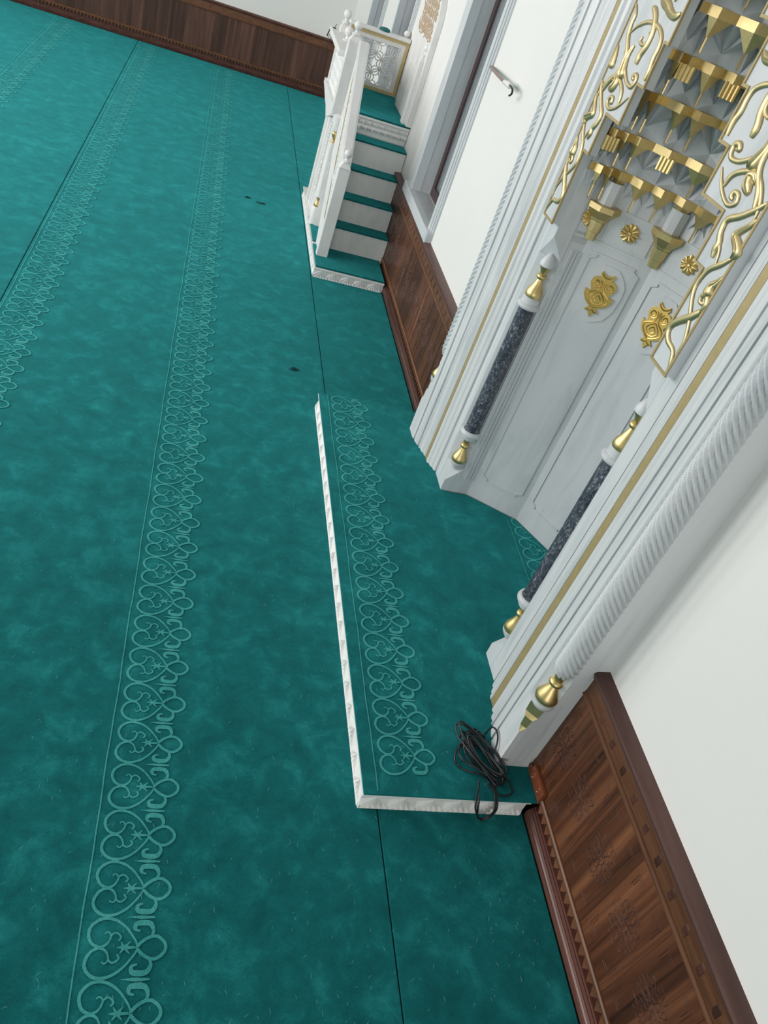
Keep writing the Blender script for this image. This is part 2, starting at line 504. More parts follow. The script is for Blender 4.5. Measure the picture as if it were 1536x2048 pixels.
def wainscot(name, origin, along, nrm, length, edges, far=False, skip_base_to=0.0, diamonds=True, d0=0.0):
    """origin = foot of the wall face, along = unit vector, nrm = out of the wall.
    local (s, n, z): point = origin + along*s + nrm*n + z"""
    O, A, N = Vector(origin), Vector(along), Vector(nrm)
    Z = Vector((0, 0, 1))
    root = thing(name, origin, kind='structure')
    P = lambda s, n, z: tuple(O + A*s + N*n + Z*z)
    def bar(prof, mat, nm, s0, s1, smooth=30, parent=root):
        return MB().prism(prof, lambda p: P(s0, p[0], p[1]), lambda p: P(s1, p[0], p[1])).build(nm, mat, parent, smooth)
    wm = 'walnut_far' if far else 'walnut'
    MB().prism([(0, 0), (0.036, 0), (0.036, 0.80), (0, 0.80)], lambda p: P(0, *p), lambda p: P(length, *p)).build('backing', 'walnut_dark', root)
    # panels, one board each
    for i in range(len(edges)-1):
        s0, s1 = edges[i]+0.0006, edges[i+1]-0.0006
        pm = MB().prism([(0.034, 0.155), (0.046, 0.155), (0.049, 0.160), (0.049, 0.688), (0.046, 0.693), (0.034, 0.693)], lambda p: P(s0, *p), lambda p: P(s1, *p))
        pan = pm.build('panel', wm, root)
        if not far and s1-s0 > 0.2:
            cm = MB()
            sc = (s0+s1)/2
            for L in carved_lines((s1-s0)/2, 0.43, 0.20, 0.66):
                cm.tube([P(sc+u, 0.0488, z) for u, z in L], 0.0017, 4)
            cm.build('carving', 'walnut_dark', pan)  # raised lines in darker wood; the groove shade is put into their colour
    # base moulding with three ridges
    bar([(0, 0), (0.078, 0), (0.083, 0.012), (0.083, 0.045), (0.078, 0.052), (0.079, 0.056), (0.073, 0.062), (0.070, 0.060), (0.068, 0.068), (0.062, 0.072), (0.058, 0.071), (0.055, 0.080), (0, 0.080)],
        'walnut_red', 'base_moulding', skip_base_to, length, 25)
    # saw tooth row
    n = int(length/0.05)
    ts = tooth_strip(P(0, 0.046, 0.138), A, Z, N, n, length/n, 0.046, 0.014)
    t = ts.build('saw_tooth_row', 'walnut_frieze', root); t['kind'] = 'stuff'
    bar([(0.03, 0.138), (0.062, 0.138), (0.062, 0.150), (0.056, 0.157), (0.03, 0.157)], 'walnut_frieze', 'tooth_rail', 0, length)
    # frieze with diamonds
    bar([(0.03, 0.690), (0.054, 0.690), (0.058, 0.696), (0.058, 0.703), (0.053, 0.708), (0.053, 0.716), (0.03, 0.716)], 'walnut_frieze', 'bead', 0, length)
    bar([(0.03, 0.716), (0.050, 0.716), (0.050, 0.806), (0.03, 0.806)], 'walnut_frieze', 'frieze', 0, length)
    bar([(0, 0.802), (0.056, 0.802), (0.061, 0.806), (0.061, 0.812), (0.056, 0.815), (0.066, 0.819), (0.069, 0.827), (0.066, 0.836), (0.056, 0.843), (0.0, 0.848)],
        'walnut_dark' if far else 'walnut_cap', 'cap_rail', 0, length, 35)
    if diamonds:
        dm = MB()
        w, h, q = 0.015, 0.024, 0.008
        pts = [(-w, -h+q), (-w+q, -h), (w, -h), (w, h-q), (w-q, h), (-w, h)]
        n_ = len(pts)
        vs_ = [tuple(A*u+Z*v+N*0.0) for u, v in pts]+[tuple(A*u*0.75+Z*v*0.75+N*0.0022) for u, v in pts]
        dm.add(vs_, [tuple(range(n_)), tuple(range(n_, 2*n_))]+[(i, (i+1) % n_, n_+(i+1) % n_, n_+i) for i in range(n_)])
        me = shared(dm, 'diamond', 'walnut_dark')
        s = d0
        while s < length:
            place(me, 'diamond', root, P(s, 0.050, 0.753))
            s += 0.1195
    return root
def edges_from(first, step, length):
    e = [0.0]; s = first
    while s < length:
        e.append(s); s += step
    e.append(length)
    return e
# near run, beside the mihrab
L1 = 1.952 + 3.0
wainscot('trim_1', (WX, 1.952, 0), (0, -1, 0), (-1, 0, 0), L1, edges_from(0.212, 0.258, L1), skip_base_to=0.185, d0=0.170)
# run between mihrab and the back corner (the minbar hides most of it)
L2 = 8.55 - 4.735
wainscot('trim_2', (WX, 4.735, 0), (0, 1, 0), (-1, 0, 0), L2, edges_from(0.25, 0.258, L2), skip_base_to=0.24, d0=0.05)
# back wall
L3 = 7.9
wainscot('trim_3', (WX, YB, 0), (-1, 0, 0), (0, -1, 0), L3, edges_from(0.20, 0.21, L3), far=True, diamonds=False)

# ------------------------------------------------------------------ carpets
def motif(mb, lx, yc, z, sgn=1, ymin=-99, ymax=99):
    """one scroll unit of the woven border; lx = border line, yc = unit axis"""
    W = 0.0085
    cnt = [0]
    def put(path, w):
        p = [(lx+x, yc+y) for x, y in path]
        if all(ymin < q[1] < ymax for q in p):
            cnt[0] += 1
            mb.ribbon(p, w, z+0.00006*cnt[0])
    for s in (1, -1):
        h = [(.210, .004), (.200, .026), (.163, .07), (.120, .095), (.078, .096), (.048, .074), (.0405, .044), (.056, .013), (.084, .002), (.106, .013), (.117, .038), (.106, .052), (.095, .046)]
        hw_ = [0.0055+0.0060*math.sin(PI*min(1, i/(12*4)*1.15)) for i in range(12*4+1)]
        put([(x, y*s) for x, y in smoothp(h, 4)], hw_)
        fl = [(.247, .029), (.261, .054), (.250, .079), (.225, .084), (.200, .080), (.197, .062), (.215, .055)]
        wl_ = [0.007+0.013*math.sin(PI*i/(6*4))**1.5 for i in range(6*4+1)]
        put([(x, y*s) for x, y in smoothp(fl, 4)], wl_)
        sp = [(.114, .038), (.132, .050), (.151, .036), (.143, .022)]
        put([(x, y*s) for x, y in smoothp(sp, 4)], W*0.8)
        put([(.165, 0.0), (.152, 0.020*s)], [0.012, 0.003])
        put([(.165, 0.0), (.185, 0.020*s)], [0.012, 0.003])
    lp = [(.210, 0.0), (.243, .032), (.276, .037), (.304, .014), (.304, -.014), (.276, -.037), (.243, -.032)]
    put(smoothp(lp, 4, True), 0.0115)
    put([(.140, 0.0), (.165, 0.0), (.205, 0.0)], [0.003, 0.013, 0.006])
    put([(.165, .103), (.215, .103), (.262, .103)], [0.001, 0.013, 0.006])
def line(mb, lx, y0, y1, z, w=0.0055):
    n = int((y1-y0)/0.1)
    mb.ribbon([(lx+0.011+0.0018*math.sin(i*0.9)+0.0012*math.sin(i*2.3), y0+(y1-y0)*i/n) for i in range(n+1)], w, z)
def border(parent, lx, y0, y1, z, phase=1.403, ymin=-99, ymax=99):
    mb = MB(); mb.keep = True
    line(mb, lx, max(y0, ymin), min(y1, ymax), z)
    k = math.ceil((y0-phase)/0.2063)
    while phase+k*0.2063 < y1:
        motif(mb, lx, phase+k*0.2063, z, 1, ymin, ymax)
        k += 1
    return mb.build('border_pattern', 'carpet_motif', parent)
RY0, RY1 = -5.0, YB-0.085
RUN = [(-6.0, -3.600, [-4.76], 'teal carpet runner outermost along the far left edge'),
       (-3.594, -1.196, [-3.574, -2.385], 'teal carpet runner left of the long dark seam'),
       (-1.190, 1.168, [-1.180, 0.0], 'wide teal carpet runner with scroll border through the middle of the hall'),
       (1.174, 1.886, [], 'narrow plain teal carpet strip along the foot of the mihrab wall')]
for x0, x1, lines, lab in RUN:
    mb = MB().bbox(x0, x1, RY0, RY1, -0.012, 0.0, 0.004)
    r = mb.build('carpet_runner', 'carpet')
    tag(r, lab, 'carpet', 'carpet runners of the prayer hall')
    for lx in lines:
        border(r, lx, RY0+0.1, RY1-0.1, 0.0022, ymin=RY0, ymax=RY1)
# loose pile lint on the carpets
lm = MB()
for i in range(1500):
    u = random.random()
    y = 0.35 + 6.5*u*u
    x = random.uniform(-1.1-0.25*y, 1.86)
    z = 0.003
    if 1.05 < x and 1.74 < y < 5.0:
        z = 0.121
        if x > 1.72:
            continue
    a = random.gauss(1.3, 0.5); L = random.uniform(0.004, 0.011)
    bend = random.uniform(-0.6, 0.6)
    p = [(x, y, z), (x+L*math.cos(a), y+L*math.sin(a), z+0.002), (x+L*math.cos(a)+L*math.cos(a+bend), y+L*math.sin(a)+L*math.sin(a+bend), z+0.001)]
    lm.tube(p, [0.0003, 0.0007, 0.0003], 3)
tag(lm.build('carpet_lint', 'lint'), 'pale loose fibres scattered over the teal carpet', 'lint', kind='stuff')
for (x, y, s, lab) in ((0.70, 8.83, 0.05, 'dark tuft of carpet fluff on the open carpet near the minbar'), (0.93, 5.42, 0.035, 'dark tuft of carpet fluff beyond the end of the white step'), (0.55, 8.9, 0.03, 'smaller dark tuft of fluff left of the one near the minbar')):
    tm = MB()
    for k in range(18):
        a = random.uniform(0, 2*PI); q = random.uniform(0, s)
        c0 = (x+q*math.cos(a), y+q*0.6*math.sin(a))
        b2 = random.uniform(0, 2*PI)
        tm.tube([(c0[0]+0.012*math.cos(b2+j*0.9), c0[1]+0.012*math.sin(b2+j*0.9), 0.002+0.004*random.random()) for j in range(5)], 0.0022, 4)
    tag(tm.build('carpet_tuft', 'tuft'), lab, 'fluff', 'tufts of carpet fluff')

# ------------------------------------------------------------------ fan relief of the stone risers
def fan_relief(w, h, d):
    """one carved fan, in local (u 0..w, v 0..h), relief along +n; returns MB in XZ plane facing -Y"""
    mb = MB()
    K = 11
    P = [(w*0.5, -d*0.95, h*0.95)]
    for i in range(K):
        P.append((w*i/(K-1), -d if i % 2 == 0 else -d*0.12, h*0.17 if i % 2 else h*(0.10 if i not in (0, K-1) else 0.22)))
    F = [(0, i, i+1) for i in range(1, K)]
    n0 = len(P)
    P += [(0, -d*0.35, h*0.60), (w, -d*0.35, h*0.60), (0, -d*0.6, h), (w, -d*0.6, h), (0, 0.006, 0), (w, 0.006, 0), (0, 0.006, h), (w, 0.006, h)]
    a, b_, c_, d_, e, f_, g, h_ = range(n0, n0+8)
    F += [(0, a, 1), (0, c_, a), (0, d_, c_), (0, b_, d_), (0, K, b_)]
    n1 = len(P)
    P += [(w*i/(K-1), -d*0.97, 0.0) for i in range(K)]
    F += [(1+i, 2+i, n1+i+1, n1+i) for i in range(K-1)]
    F += [tuple([e, f_]+[n1+i for i in range(K-1, -1, -1)]), (e, f_, h_, g), (e, n1, 1, a, c_, g), (n1+K-1, f_, h_, d_, b_, K), (c_, d_, h_, g)]
    mb.add(P, F)
    return mb

# ------------------------------------------------------------------ mihrab step
PX0, PY0, PY1, PZ = 1.072, 1.765, 4.965, 0.112
ps = thing('prayer_step', (1.5, 3.36, 0), 'low white carved stone step in front of the mihrab', 'step')
MB().box(PX0+0.020, WX-0.09, PY0+0.020, PY1-0.020, 0.0, PZ-0.012).build('core', 'step_stone', ps)
MB().bbox(PX0+0.002, WX-0.085, PY0+0.002, PY1, PZ-0.014, PZ-0.008, 0.002).build('top_slab', 'step_stone', ps)
FW = 0.1315
fr_me = shared(fan_relief(FW, PZ-0.012, 0.020), 'fan_relief', 'step_stone')
n = int((WX-0.085-PX0)/FW)
for k in range(n):
    place(fr_me, 'fan_relief', ps, (PX0+0.005+FW*k, PY0+0.021, 0))
n = int((PY1-PY0)/FW)
for k in range(n):
    place(fr_me, 'fan_relief', ps, (PX0+0.021, PY1-0.03-FW*k, 0), (0, 0, -PI/2))
# carpet on the step runs into the niche
MH = 3.337           # mihrab axis (y)
NXF = 1.86
def niche_poly(s=1.0, xf=1.87):
    pts = [(1.87, .70), (2.05, .70), (2.375, .5125), (2.5625, .1875), (2.5625, -.1875), (2.375, -.5125), (2.05, -.70), (1.87, -.70)]
    return [(xf+(x-xf)*s, a*s) for x, a in pts]
pcm = MB()
po = [(PX0+0.005, PY0+0.004), (WX-0.050, PY0+0.004), (WX-0.050, MH-1.385), (WX-0.10, MH-1.385), (WX-0.10, MH-1.2), (NXF+0.03, MH-1.2), (NXF+0.03, MH-.69)]
po += [(x-0.004, MH+a*0.985) for x, a in reversed(niche_poly()[1:-1])] + [(NXF+0.03, MH+.69), (NXF+0.03, MH+1.2), (WX-0.10, MH+1.2), (WX-0.10, MH+1.385), (WX-0.050, MH+1.385), (WX-0.050, PY1-0.004), (PX0+0.005, PY1-0.004)]
pcm.prism(po, lambda p: (p[0], p[1], PZ-0.008), lambda p: (p[0], p[1], PZ+0.003))
pc = tag(pcm.build('step_carpet', 'carpet'), 'teal carpet with scroll border covering the white step before the mihrab', 'carpet')
border(pc, 1.128, PY0+0.02, PY1-0.02, PZ+0.0052, phase=4.649, ymin=PY0+0.006, ymax=PY1-0.006)
bm2 = MB(); bm2.keep = True
line(bm2, 2.29, MH-.52, MH+.50, PZ+0.0052)
k = -3
while k < 4:
    yc = 3.35+k*0.2063; k += 1
    tmp = MB(); motif(tmp, 2.29, yc, PZ+0.0052)
    lim = lambda p: (p[0] < 2.545 and abs(p[1]-MH) < .5125+(2.36-p[0])*0.577*(1 if p[0] < 2.36 else 3.0))
    for f in tmp.f:
        q = [tmp.v[i] for i in f]
        if all(lim(p) for p in q):
            bm2.add(q, [tuple(range(len(q)))])
bm2.build('border_pattern', 'carpet_motif', pc)

# ------------------------------------------------------------------ mihrab
mh = thing('mihrab', (1.9, MH, PZ), 'tall marble mihrab niche with gilded stalactite hood and dark granite columns', 'mihrab')
ZT = 4.15
def Y(a, sd):
    return MH + a*sd
# moulded jamb frames (a, x), inner to outer
PROF = [(.802, 1.860), (.885, 1.860), (.887, 1.874), (.900, 1.874), (.902, 1.852), (.918, 1.843), (.934, 1.846), (.944, 1.834), (.960, 1.826), (.972, 1.829), (.984, 1.815), (1.000, 1.811), (1.008, 1.812), (1.010, 1.826),
        (1.055, 1.826), (1.057, 1.811), (1.072, 1.802), (1.088, 1.806), (1.104, 1.794), (1.120, 1.787), (1.140, 1.789), (1.152, 1.779), (1.160, 1.778), (1.162, 1.792), (1.176, 1.792), (1.178, 1.774), (1.200, 1.766), (1.222, 1.760), (1.236, 1.758), (1.238, 1.776), (1.252, 1.776), (1.254, 1.754), (1.275, 1.749), (1.300, 1.747)]
for sd in (1, -1):
    fm = MB()
    LV = [(PZ-0.01, 0.0), (0.385, 0.0), (0.415, 0.020), (0.470, 0.026), (0.490, 0.044), (0.550, 0.050), (0.562, 0.085), (ZT, 0.085)]
    rows = []
    for z, c in LV:
        pl = PROF + [(1.385-max(c, 0.0005), 1.747), (1.385, 1.747+max(c, 0.0005)), (1.385, 1.99), (.802, 1.99)]
        rows.append([(x, Y(a, sd), z) for a, x in pl])
    fm.strip(rows, True)
    nn = len(rows[0])
    fm.f.append(tuple(range(nn))); fm.f.append(tuple((len(rows)-1)*nn+j for j in range(nn)))
    gd = MB()
    gr = []
    for z, c in LV[1:6]:
        c = max(c, 0.001)
        e = 0.0016
        gr.append([(1.747-e, Y(1.385-c-0.001, sd), z), (1.747+c*0.5-e, Y(1.385-c*0.5+e, sd), z), (1.747+c+0.001, Y(1.385+e, sd), z)])
    gd.strip(gr)
    gd.strip([[r[0], r[2]] for r in gr])
    gd.build('gilt_drop', 'gold_satin', mh)
    fm.build('jamb_frame', 'marble_streak', mh)
    MB().box(1.812, 1.83, min(Y(1.011, sd), Y(1.054, sd)), max(Y(1.011, sd), Y(1.054, sd)), PZ-0.005, ZT).build('gilt_strip', 'gold_paint', mh)
    # inner field with chamfered corner for the granite column
    full = [(.70, 1.86), (.803, 1.86), (.803, 2.06), (.70, 2.06)]
    cut = [(.70, 1.965), (.80, 1.86), (.803, 1.86), (.803, 2.06), (.70, 2.06)]
    im = MB()
    mp = lambda z: (lambda p: (p[1], Y(p[0], sd), z))
    im.prism(full, mp(PZ-0.01), mp(0.20))
    im.prism(cut, mp(0.20), mp(1.90))
    im.prism(full, mp(1.90), mp(ZT))
    for za, zb in ((0.20, 0.31), (1.90, 1.77)):
        im.add([(1.86, Y(.70, sd), za), (1.86, Y(.80, sd), za), (1.965, Y(.70, sd), za), (1.86, Y(.80, sd), zb), (1.965, Y(.70, sd), zb)],
               [(0, 1, 2), (0, 1, 3), (0, 2, 4), (0, 3, 4), (1, 2, 4, 3)])
    im.build('niche_corner', 'marble', mh)
    # vertical fillets on the return
    for x in (1.985, 2.010, 2.030):
        MB().box(x, x+0.010, min(Y(.70, sd), Y(.692, sd)), max(Y(.70, sd), Y(.692, sd)), 0.24, 1.86).build('fillet', 'marble', mh)
    # granite column with rings and gilt vases
    cx, cy = 1.904, Y(.730, sd)
    col = MB().lathe([(.049, .600), (.049, 1.478)], cx, cy, 24).build('granite_column', 'granite', mh, 40)
    col['label'] = 'dark speckled granite shaft'
    vase = [(.030, .345), (.046, .352), (.050, .366), (.046, .385), (.032, .412), (.020, .445), (.017, .458), (.026, .464), (.029, .474), (.026, .484), (.017, .490), (.022, .510), (.036, .535)]
    ring = [(.040, .530), (.050, .545), (.052, .560), (.064, .566), (.070, .580), (.066, .594), (.056, .602), (.052, .602), (.052, .590)]
    ring2 = [(.052, 1.490), (.052, 1.474), (.066, 1.476), (.070, 1.488), (.064, 1.500), (.052, 1.506), (.052, 1.532), (.044, 1.540)]
    MB().lathe(ring, cx, cy, 24).build('ring', 'marble', mh, 40)
    MB().lathe(ring2, cx, cy, 24).build('ring', 'marble', mh, 40)
    v1 = MB().lathe(vase, cx, cy, 24).build('gilt_vase', 'gold', mh, 50)
    v1['label'] = 'small gilt vase-shaped base'
    MB().lathe([(r, z-0.345+1.534) for r, z in vase], cx, cy, 24).build('gilt_vase', 'gold', mh, 50)
    MB().lathe([(.012, .285), (.030, .310), (.046, .335), (.048, .348), (.040, .352)], cx, cy, 20).build('bracket', 'marble', mh, 40)
    MB().lathe([(.034, 1.722), (.042, 1.728), (.042, 1.748), (.022, 1.785), (.004, 1.80)], cx, cy, 20).build('bracket', 'marble', mh, 40)
    # twisted rope column at the outer chamfer
    cx, cy = 1.796, Y(1.346, sd)
    rows = []
    NZ, NT = 500, 120
    for i in range(NZ+1):
        z = 0.765 + (ZT-0.765)*i/NZ
        row = []
        for j in range(NT):
            th = 2*PI*j/NT
            ph = th - sd*18.0*z
            rr = 0.031 + 0.025*abs(math.cos(5*ph))**0.6
            rr *= min(1, 0.75+max(0, z-0.765)*6)
            row.append((cx+rr*math.cos(th), cy+rr*math.sin(th), z))
        rows.append(row)
    MB().strip(rows, True).build('rope_column', 'marble', mh, 179)
    big = [(.034, .588), (.052, .594), (.055, .606), (.050, .624), (.036, .652), (.024, .680), (.022, .686), (.032, .694), (.034, .704), (.031, .714), (.022, .720), (.025, .742), (.030, .766)]
    v = MB().lathe(big, cx, cy, 24).build('gilt_vase', 'gold', mh, 50)
    v['label'] = 'gilt vase-shaped base under the twisted column'
    MB().lathe([(.040, .548), (.050, .556), (.054, .572), (.054, .586), (.030, .592)], cx, cy, 20).build('bracket', 'marble', mh, 40)
# niche wall panels
CP = niche_poly()[1:7]
def med_outline():
    h = [(0, .112), (.016, .118), (.034, .130), (.040, .112), (.030, .098), (.052, .094), (.070, .076), (.073, .052), (.062, .030), (.054, .014), (.070, .004), (.084, .012), (.080, -.020), (.062, -.048), (.036, -.066), (.020, -.076), (.030, -.086), (.042, -.100), (.018, -.100), (0, -.130)]
    return h + [(-u, v) for u, v in reversed(h[1:-1])]
shield = [(0, .165), (.045, .160), (.085, .125), (.112, .085), (.118, .02), (.110, -.06), (.080, -.125), (.030, -.155), (0, -.165)]
shield = shield + [(-u, v) for u, v in reversed(shield[1:-1])]
def rosette_mesh(R, d):
    mb = MB()
    rows = []
    NS = 60
    for q in (0.0, 0.12, 0.22, 0.45, 0.75, 0.95, 1.0):
        row = []
        for j in range(NS):
            a = 2*PI*j/NS
            c = abs(math.cos(5*a))
            rr = R*q*(0.86+0.14*c if q > 0.4 else 1)
            hh = d*(1.0 if q < 0.13 else (0.55 if q < 0.3 else (0.35+0.65*c)*(1.0 if q < 0.9 else 0.75))) if q < 0.99 else -0.002
            row.append((rr*math.cos(a), rr*math.sin(a), hh))
        rows.append(row)
    return mb.strip(rows, True)
ros_me = shared(rosette_mesh(0.052, 0.014), 'rosette', 'gold', 35)
ros_small = shared(rosette_mesh(0.030, 0.010), 'rosette', 'gold_warm', 35)
def frame_for(p, q):
    """axes of the niche face between plan points p,q (x,a): origin mid, U along, N inward"""
    P0, P1 = Vector((p[0], MH+p[1], 0)), Vector((q[0], MH+q[1], 0))
    U = (P1-P0).normalized()
    N = Vector((-U.y, U.x, 0))
    c = (P0+P1)/2
    if (Vector((1.87, MH, 0))-c).dot(N) < 0:
        N = -N
    return c, U, N, (P1-P0).length
def rotm(U, V, N):
    return Matrix((U, V, N)).transposed().to_euler()
Zv = Vector((0, 0, 1))
faces = [((1.965, .70), CP[0])] + [(CP[i], CP[i+1]) for i in range(5)] + [(CP[5], (1.965, -.70))]
for i, (p, q) in enumerate(faces):
    c, U, N, L = frame_for(p, q)
    hw = L/2
    pan = MB().plate([(-hw-0.01, PZ-0.01), (hw+0.01, PZ-0.01), (hw+0.01, 2.30), (-hw-0.01, 2.30)], c, U, Zv, N, -0.03).build('niche_panel', 'marble', mh)
    if 1 <= i <= 5:
        # raised border leaving a sunk field with notched corners
        def notched(w, z0, z1, k):
            return [(-w+k, z0), (w-k, z0), (w-k, z0+k*0.5), (w, z0+k), (w, z1-k), (w-k, z1-k*0.5), (w-k, z1), (-w+k, z1), (-w+k, z1-k*0.5), (-w, z1-k), (-w, z0+k), (-w+k, z0+k*0.5)]
        outer = notched(hw-0.040, 0.27, 1.895, 0.035)
        inner = notched(hw-0.050, 0.28, 1.885, 0.033)
        n_ = len(outer)
        O_, U_, N_ = c, U, N
        pr = lambda pt, t: tuple(O_+U_*pt[0]+Zv*pt[1]+N_*t)
        rm = MB()
        big_o = [(-hw, PZ), (hw, PZ), (hw, 1.95), (-hw, 1.95)]
        rm.add([pr(p_, 0.001) for p_ in outer]+[pr(p_, 0.0075) for p_ in outer]+[pr(p_, 0.0075) for p_ in inner]+[pr(p_, 0.001) for p_ in inner],
               [(a, (a+1) % n_, n_+(a+1) % n_, n_+a) for a in range(n_)]+[(n_+a, n_+(a+1) % n_, 2*n_+(a+1) % n_, 2*n_+a) for a in range(n_)]+[(2*n_+a, 2*n_+(a+1) % n_, 3*n_+(a+1) % n_, 3*n_+a) for a in range(n_)])
        rm.build('panel_border', 'marble', pan)
        MB().plate([(u*1.0, v+1.69) for u, v in shield], c, U, Zv, N, 0.006).build('shield', 'marble', pan)
        md = MB().plate([(u*1.0, v+1.69) for u, v in med_outline()], c+N*0.005, U, Zv, N, 0.010)
        rel = lambda u, v, t=0.015: tuple(c+U*u+Zv*(v+1.69)+N*t)
        for s in (1, -1):
            sp = [(s*(0.038+(0.028-0.022*k/18)*math.cos(2.2+k*0.55)), 0.058+(0.028-0.022*k/18)*math.sin(2.2+k*0.55)) for k in range(19)]
            md.tube([rel(*e) for e in sp], 0.004, 5)
            md.tube([rel(*e) for e in smoothp([(s*0.002, .085), (s*0.012, .03), (s*0.035, .012), (s*.060, -.006), (s*.055, -.035), (s*.02, -.062), (0, -.07)], 3)], 0.0042, 5)
            md.tube([rel(*e) for e in smoothp([(0, .02), (s*0.03, -.004), (s*.038, -.025), (s*.02, -.048), (0, -.054)], 3)], 0.0036, 5)
            md.tube([rel(*e) for e in smoothp([(0, .0), (s*0.015, -.014), (s*.018, -.025), (0, -.04)], 3)], 0.0034, 5)
            md.tube([rel(*e) for e in smoothp([(0, .10), (s*0.02, .108), (s*.034, .122)], 3)], 0.004, 5)
            md.tube([rel(*e) for e in smoothp([(0, -.085), (s*0.014, -.095), (s*.03, -.097)], 3)], 0.0035, 5)
        mdo = md.build('medallion', 'gold_warm', pan)
        mdo['label'] = 'gilt scroll medallion'
    # frieze plaque with rosette
    w = max(0.03, hw-0.062)
    z0, z1, k_ = 1.965, 2.135, 0.03
    if i in (0, 6):
        w = hw-0.005
    MB().plate([(-w, z0), (w, z0), (w, z1-k_), (w-k_*0.6, z1), (-w+k_*0.6, z1), (-w, z1-k_)], c, U, Zv, N, 0.007).build('plaque', 'marble', pan)
    ro = place(ros_me, 'rosette', pan, tuple(c+Zv*2.048+N*0.008), rotm(U, Zv, U.cross(Zv)) if U.cross(Zv).dot(N) > 0 else rotm(-U, Zv, (-U).cross(Zv)))
    MB().plate([(-hw, 1.938), (hw, 1.938), (hw, 1.950), (-hw, 1.950)], c, U, Zv, N, 0.006).build('fillet', 'marble', pan)

# gilt consoles on the niche corners
for (x, a) in CP:
    cx, cy = x, MH+a
    dr = (Vector((1.9, MH, 0))-Vector((cx, cy, 0))).normalized()
    cx += dr.x*0.012; cy += dr.y*0.012
    a0 = math.atan2(dr.y, dr.x)+PI/8
    con = MB().lathe([(.024, 1.940), (.030, 1.942), (.034, 1.985), (.040, 1.988), (.045, 2.045), (.052, 2.050), (.054, 2.060), (.092, 2.104), (.096, 2.106), (.096, 2.134), (.05, 2.136)], cx, cy, 8, a0).build('console', 'gold_satin', mh)
    con['label'] = 'faceted gilt corner console'
    MB().lathe([(.052, 2.13), (.052, 2.25)], cx, cy, 8, a0).build('shaft', 'marble', mh)

# stalactite (muqarnas) tiers
PATH = niche_poly()
def path(t, s, ds=0.0):
    """t -1..6 along the niche wall, s scale toward the opening"""
    t = max(-1.0, min(6.0, t))
    i = min(6, int(math.floor(t+1)))
    f = t+1-i
    p, q = PATH[i], PATH[i+1]
    x = p[0]+(q[0]-p[0])*f; a = p[1]+(q[1]-p[1])*f
    k = s+ds
    return (1.87+(x-1.87)*k, MH+a*k)
def seq(vals):
    return [v for v in vals if -1 < v < 6]
third = [k/3 for k in range(-3, 19)]
TIERS = [(2.310, .955, seq([k/3-0.0 for k in range(-2, 18)]), []),
         (2.490, .890, seq([-.45]+[float(k) for k in range(0, 6)]+[5.45]), [k+.5 for k in range(0, 5)]+[-.85, 5.85]),
         (2.695, .740, seq([k+e for k in range(-1, 6) for e in (.33, .67)]), []),
         (2.884, .580, seq([k+.5 for k in range(-1, 6)]), [float(k) for k in range(0, 6)]),
         (3.080, .460, seq([float(k) for k in range(0, 6)]), []),
         (3.280, .330, seq([k+.5 for k in range(0, 5)]), []),
         (3.480, .200, seq([float(k) for k in (1, 2, 3, 4)]), [])]
lz, ls = 2.13, 1.0
D = 0.030
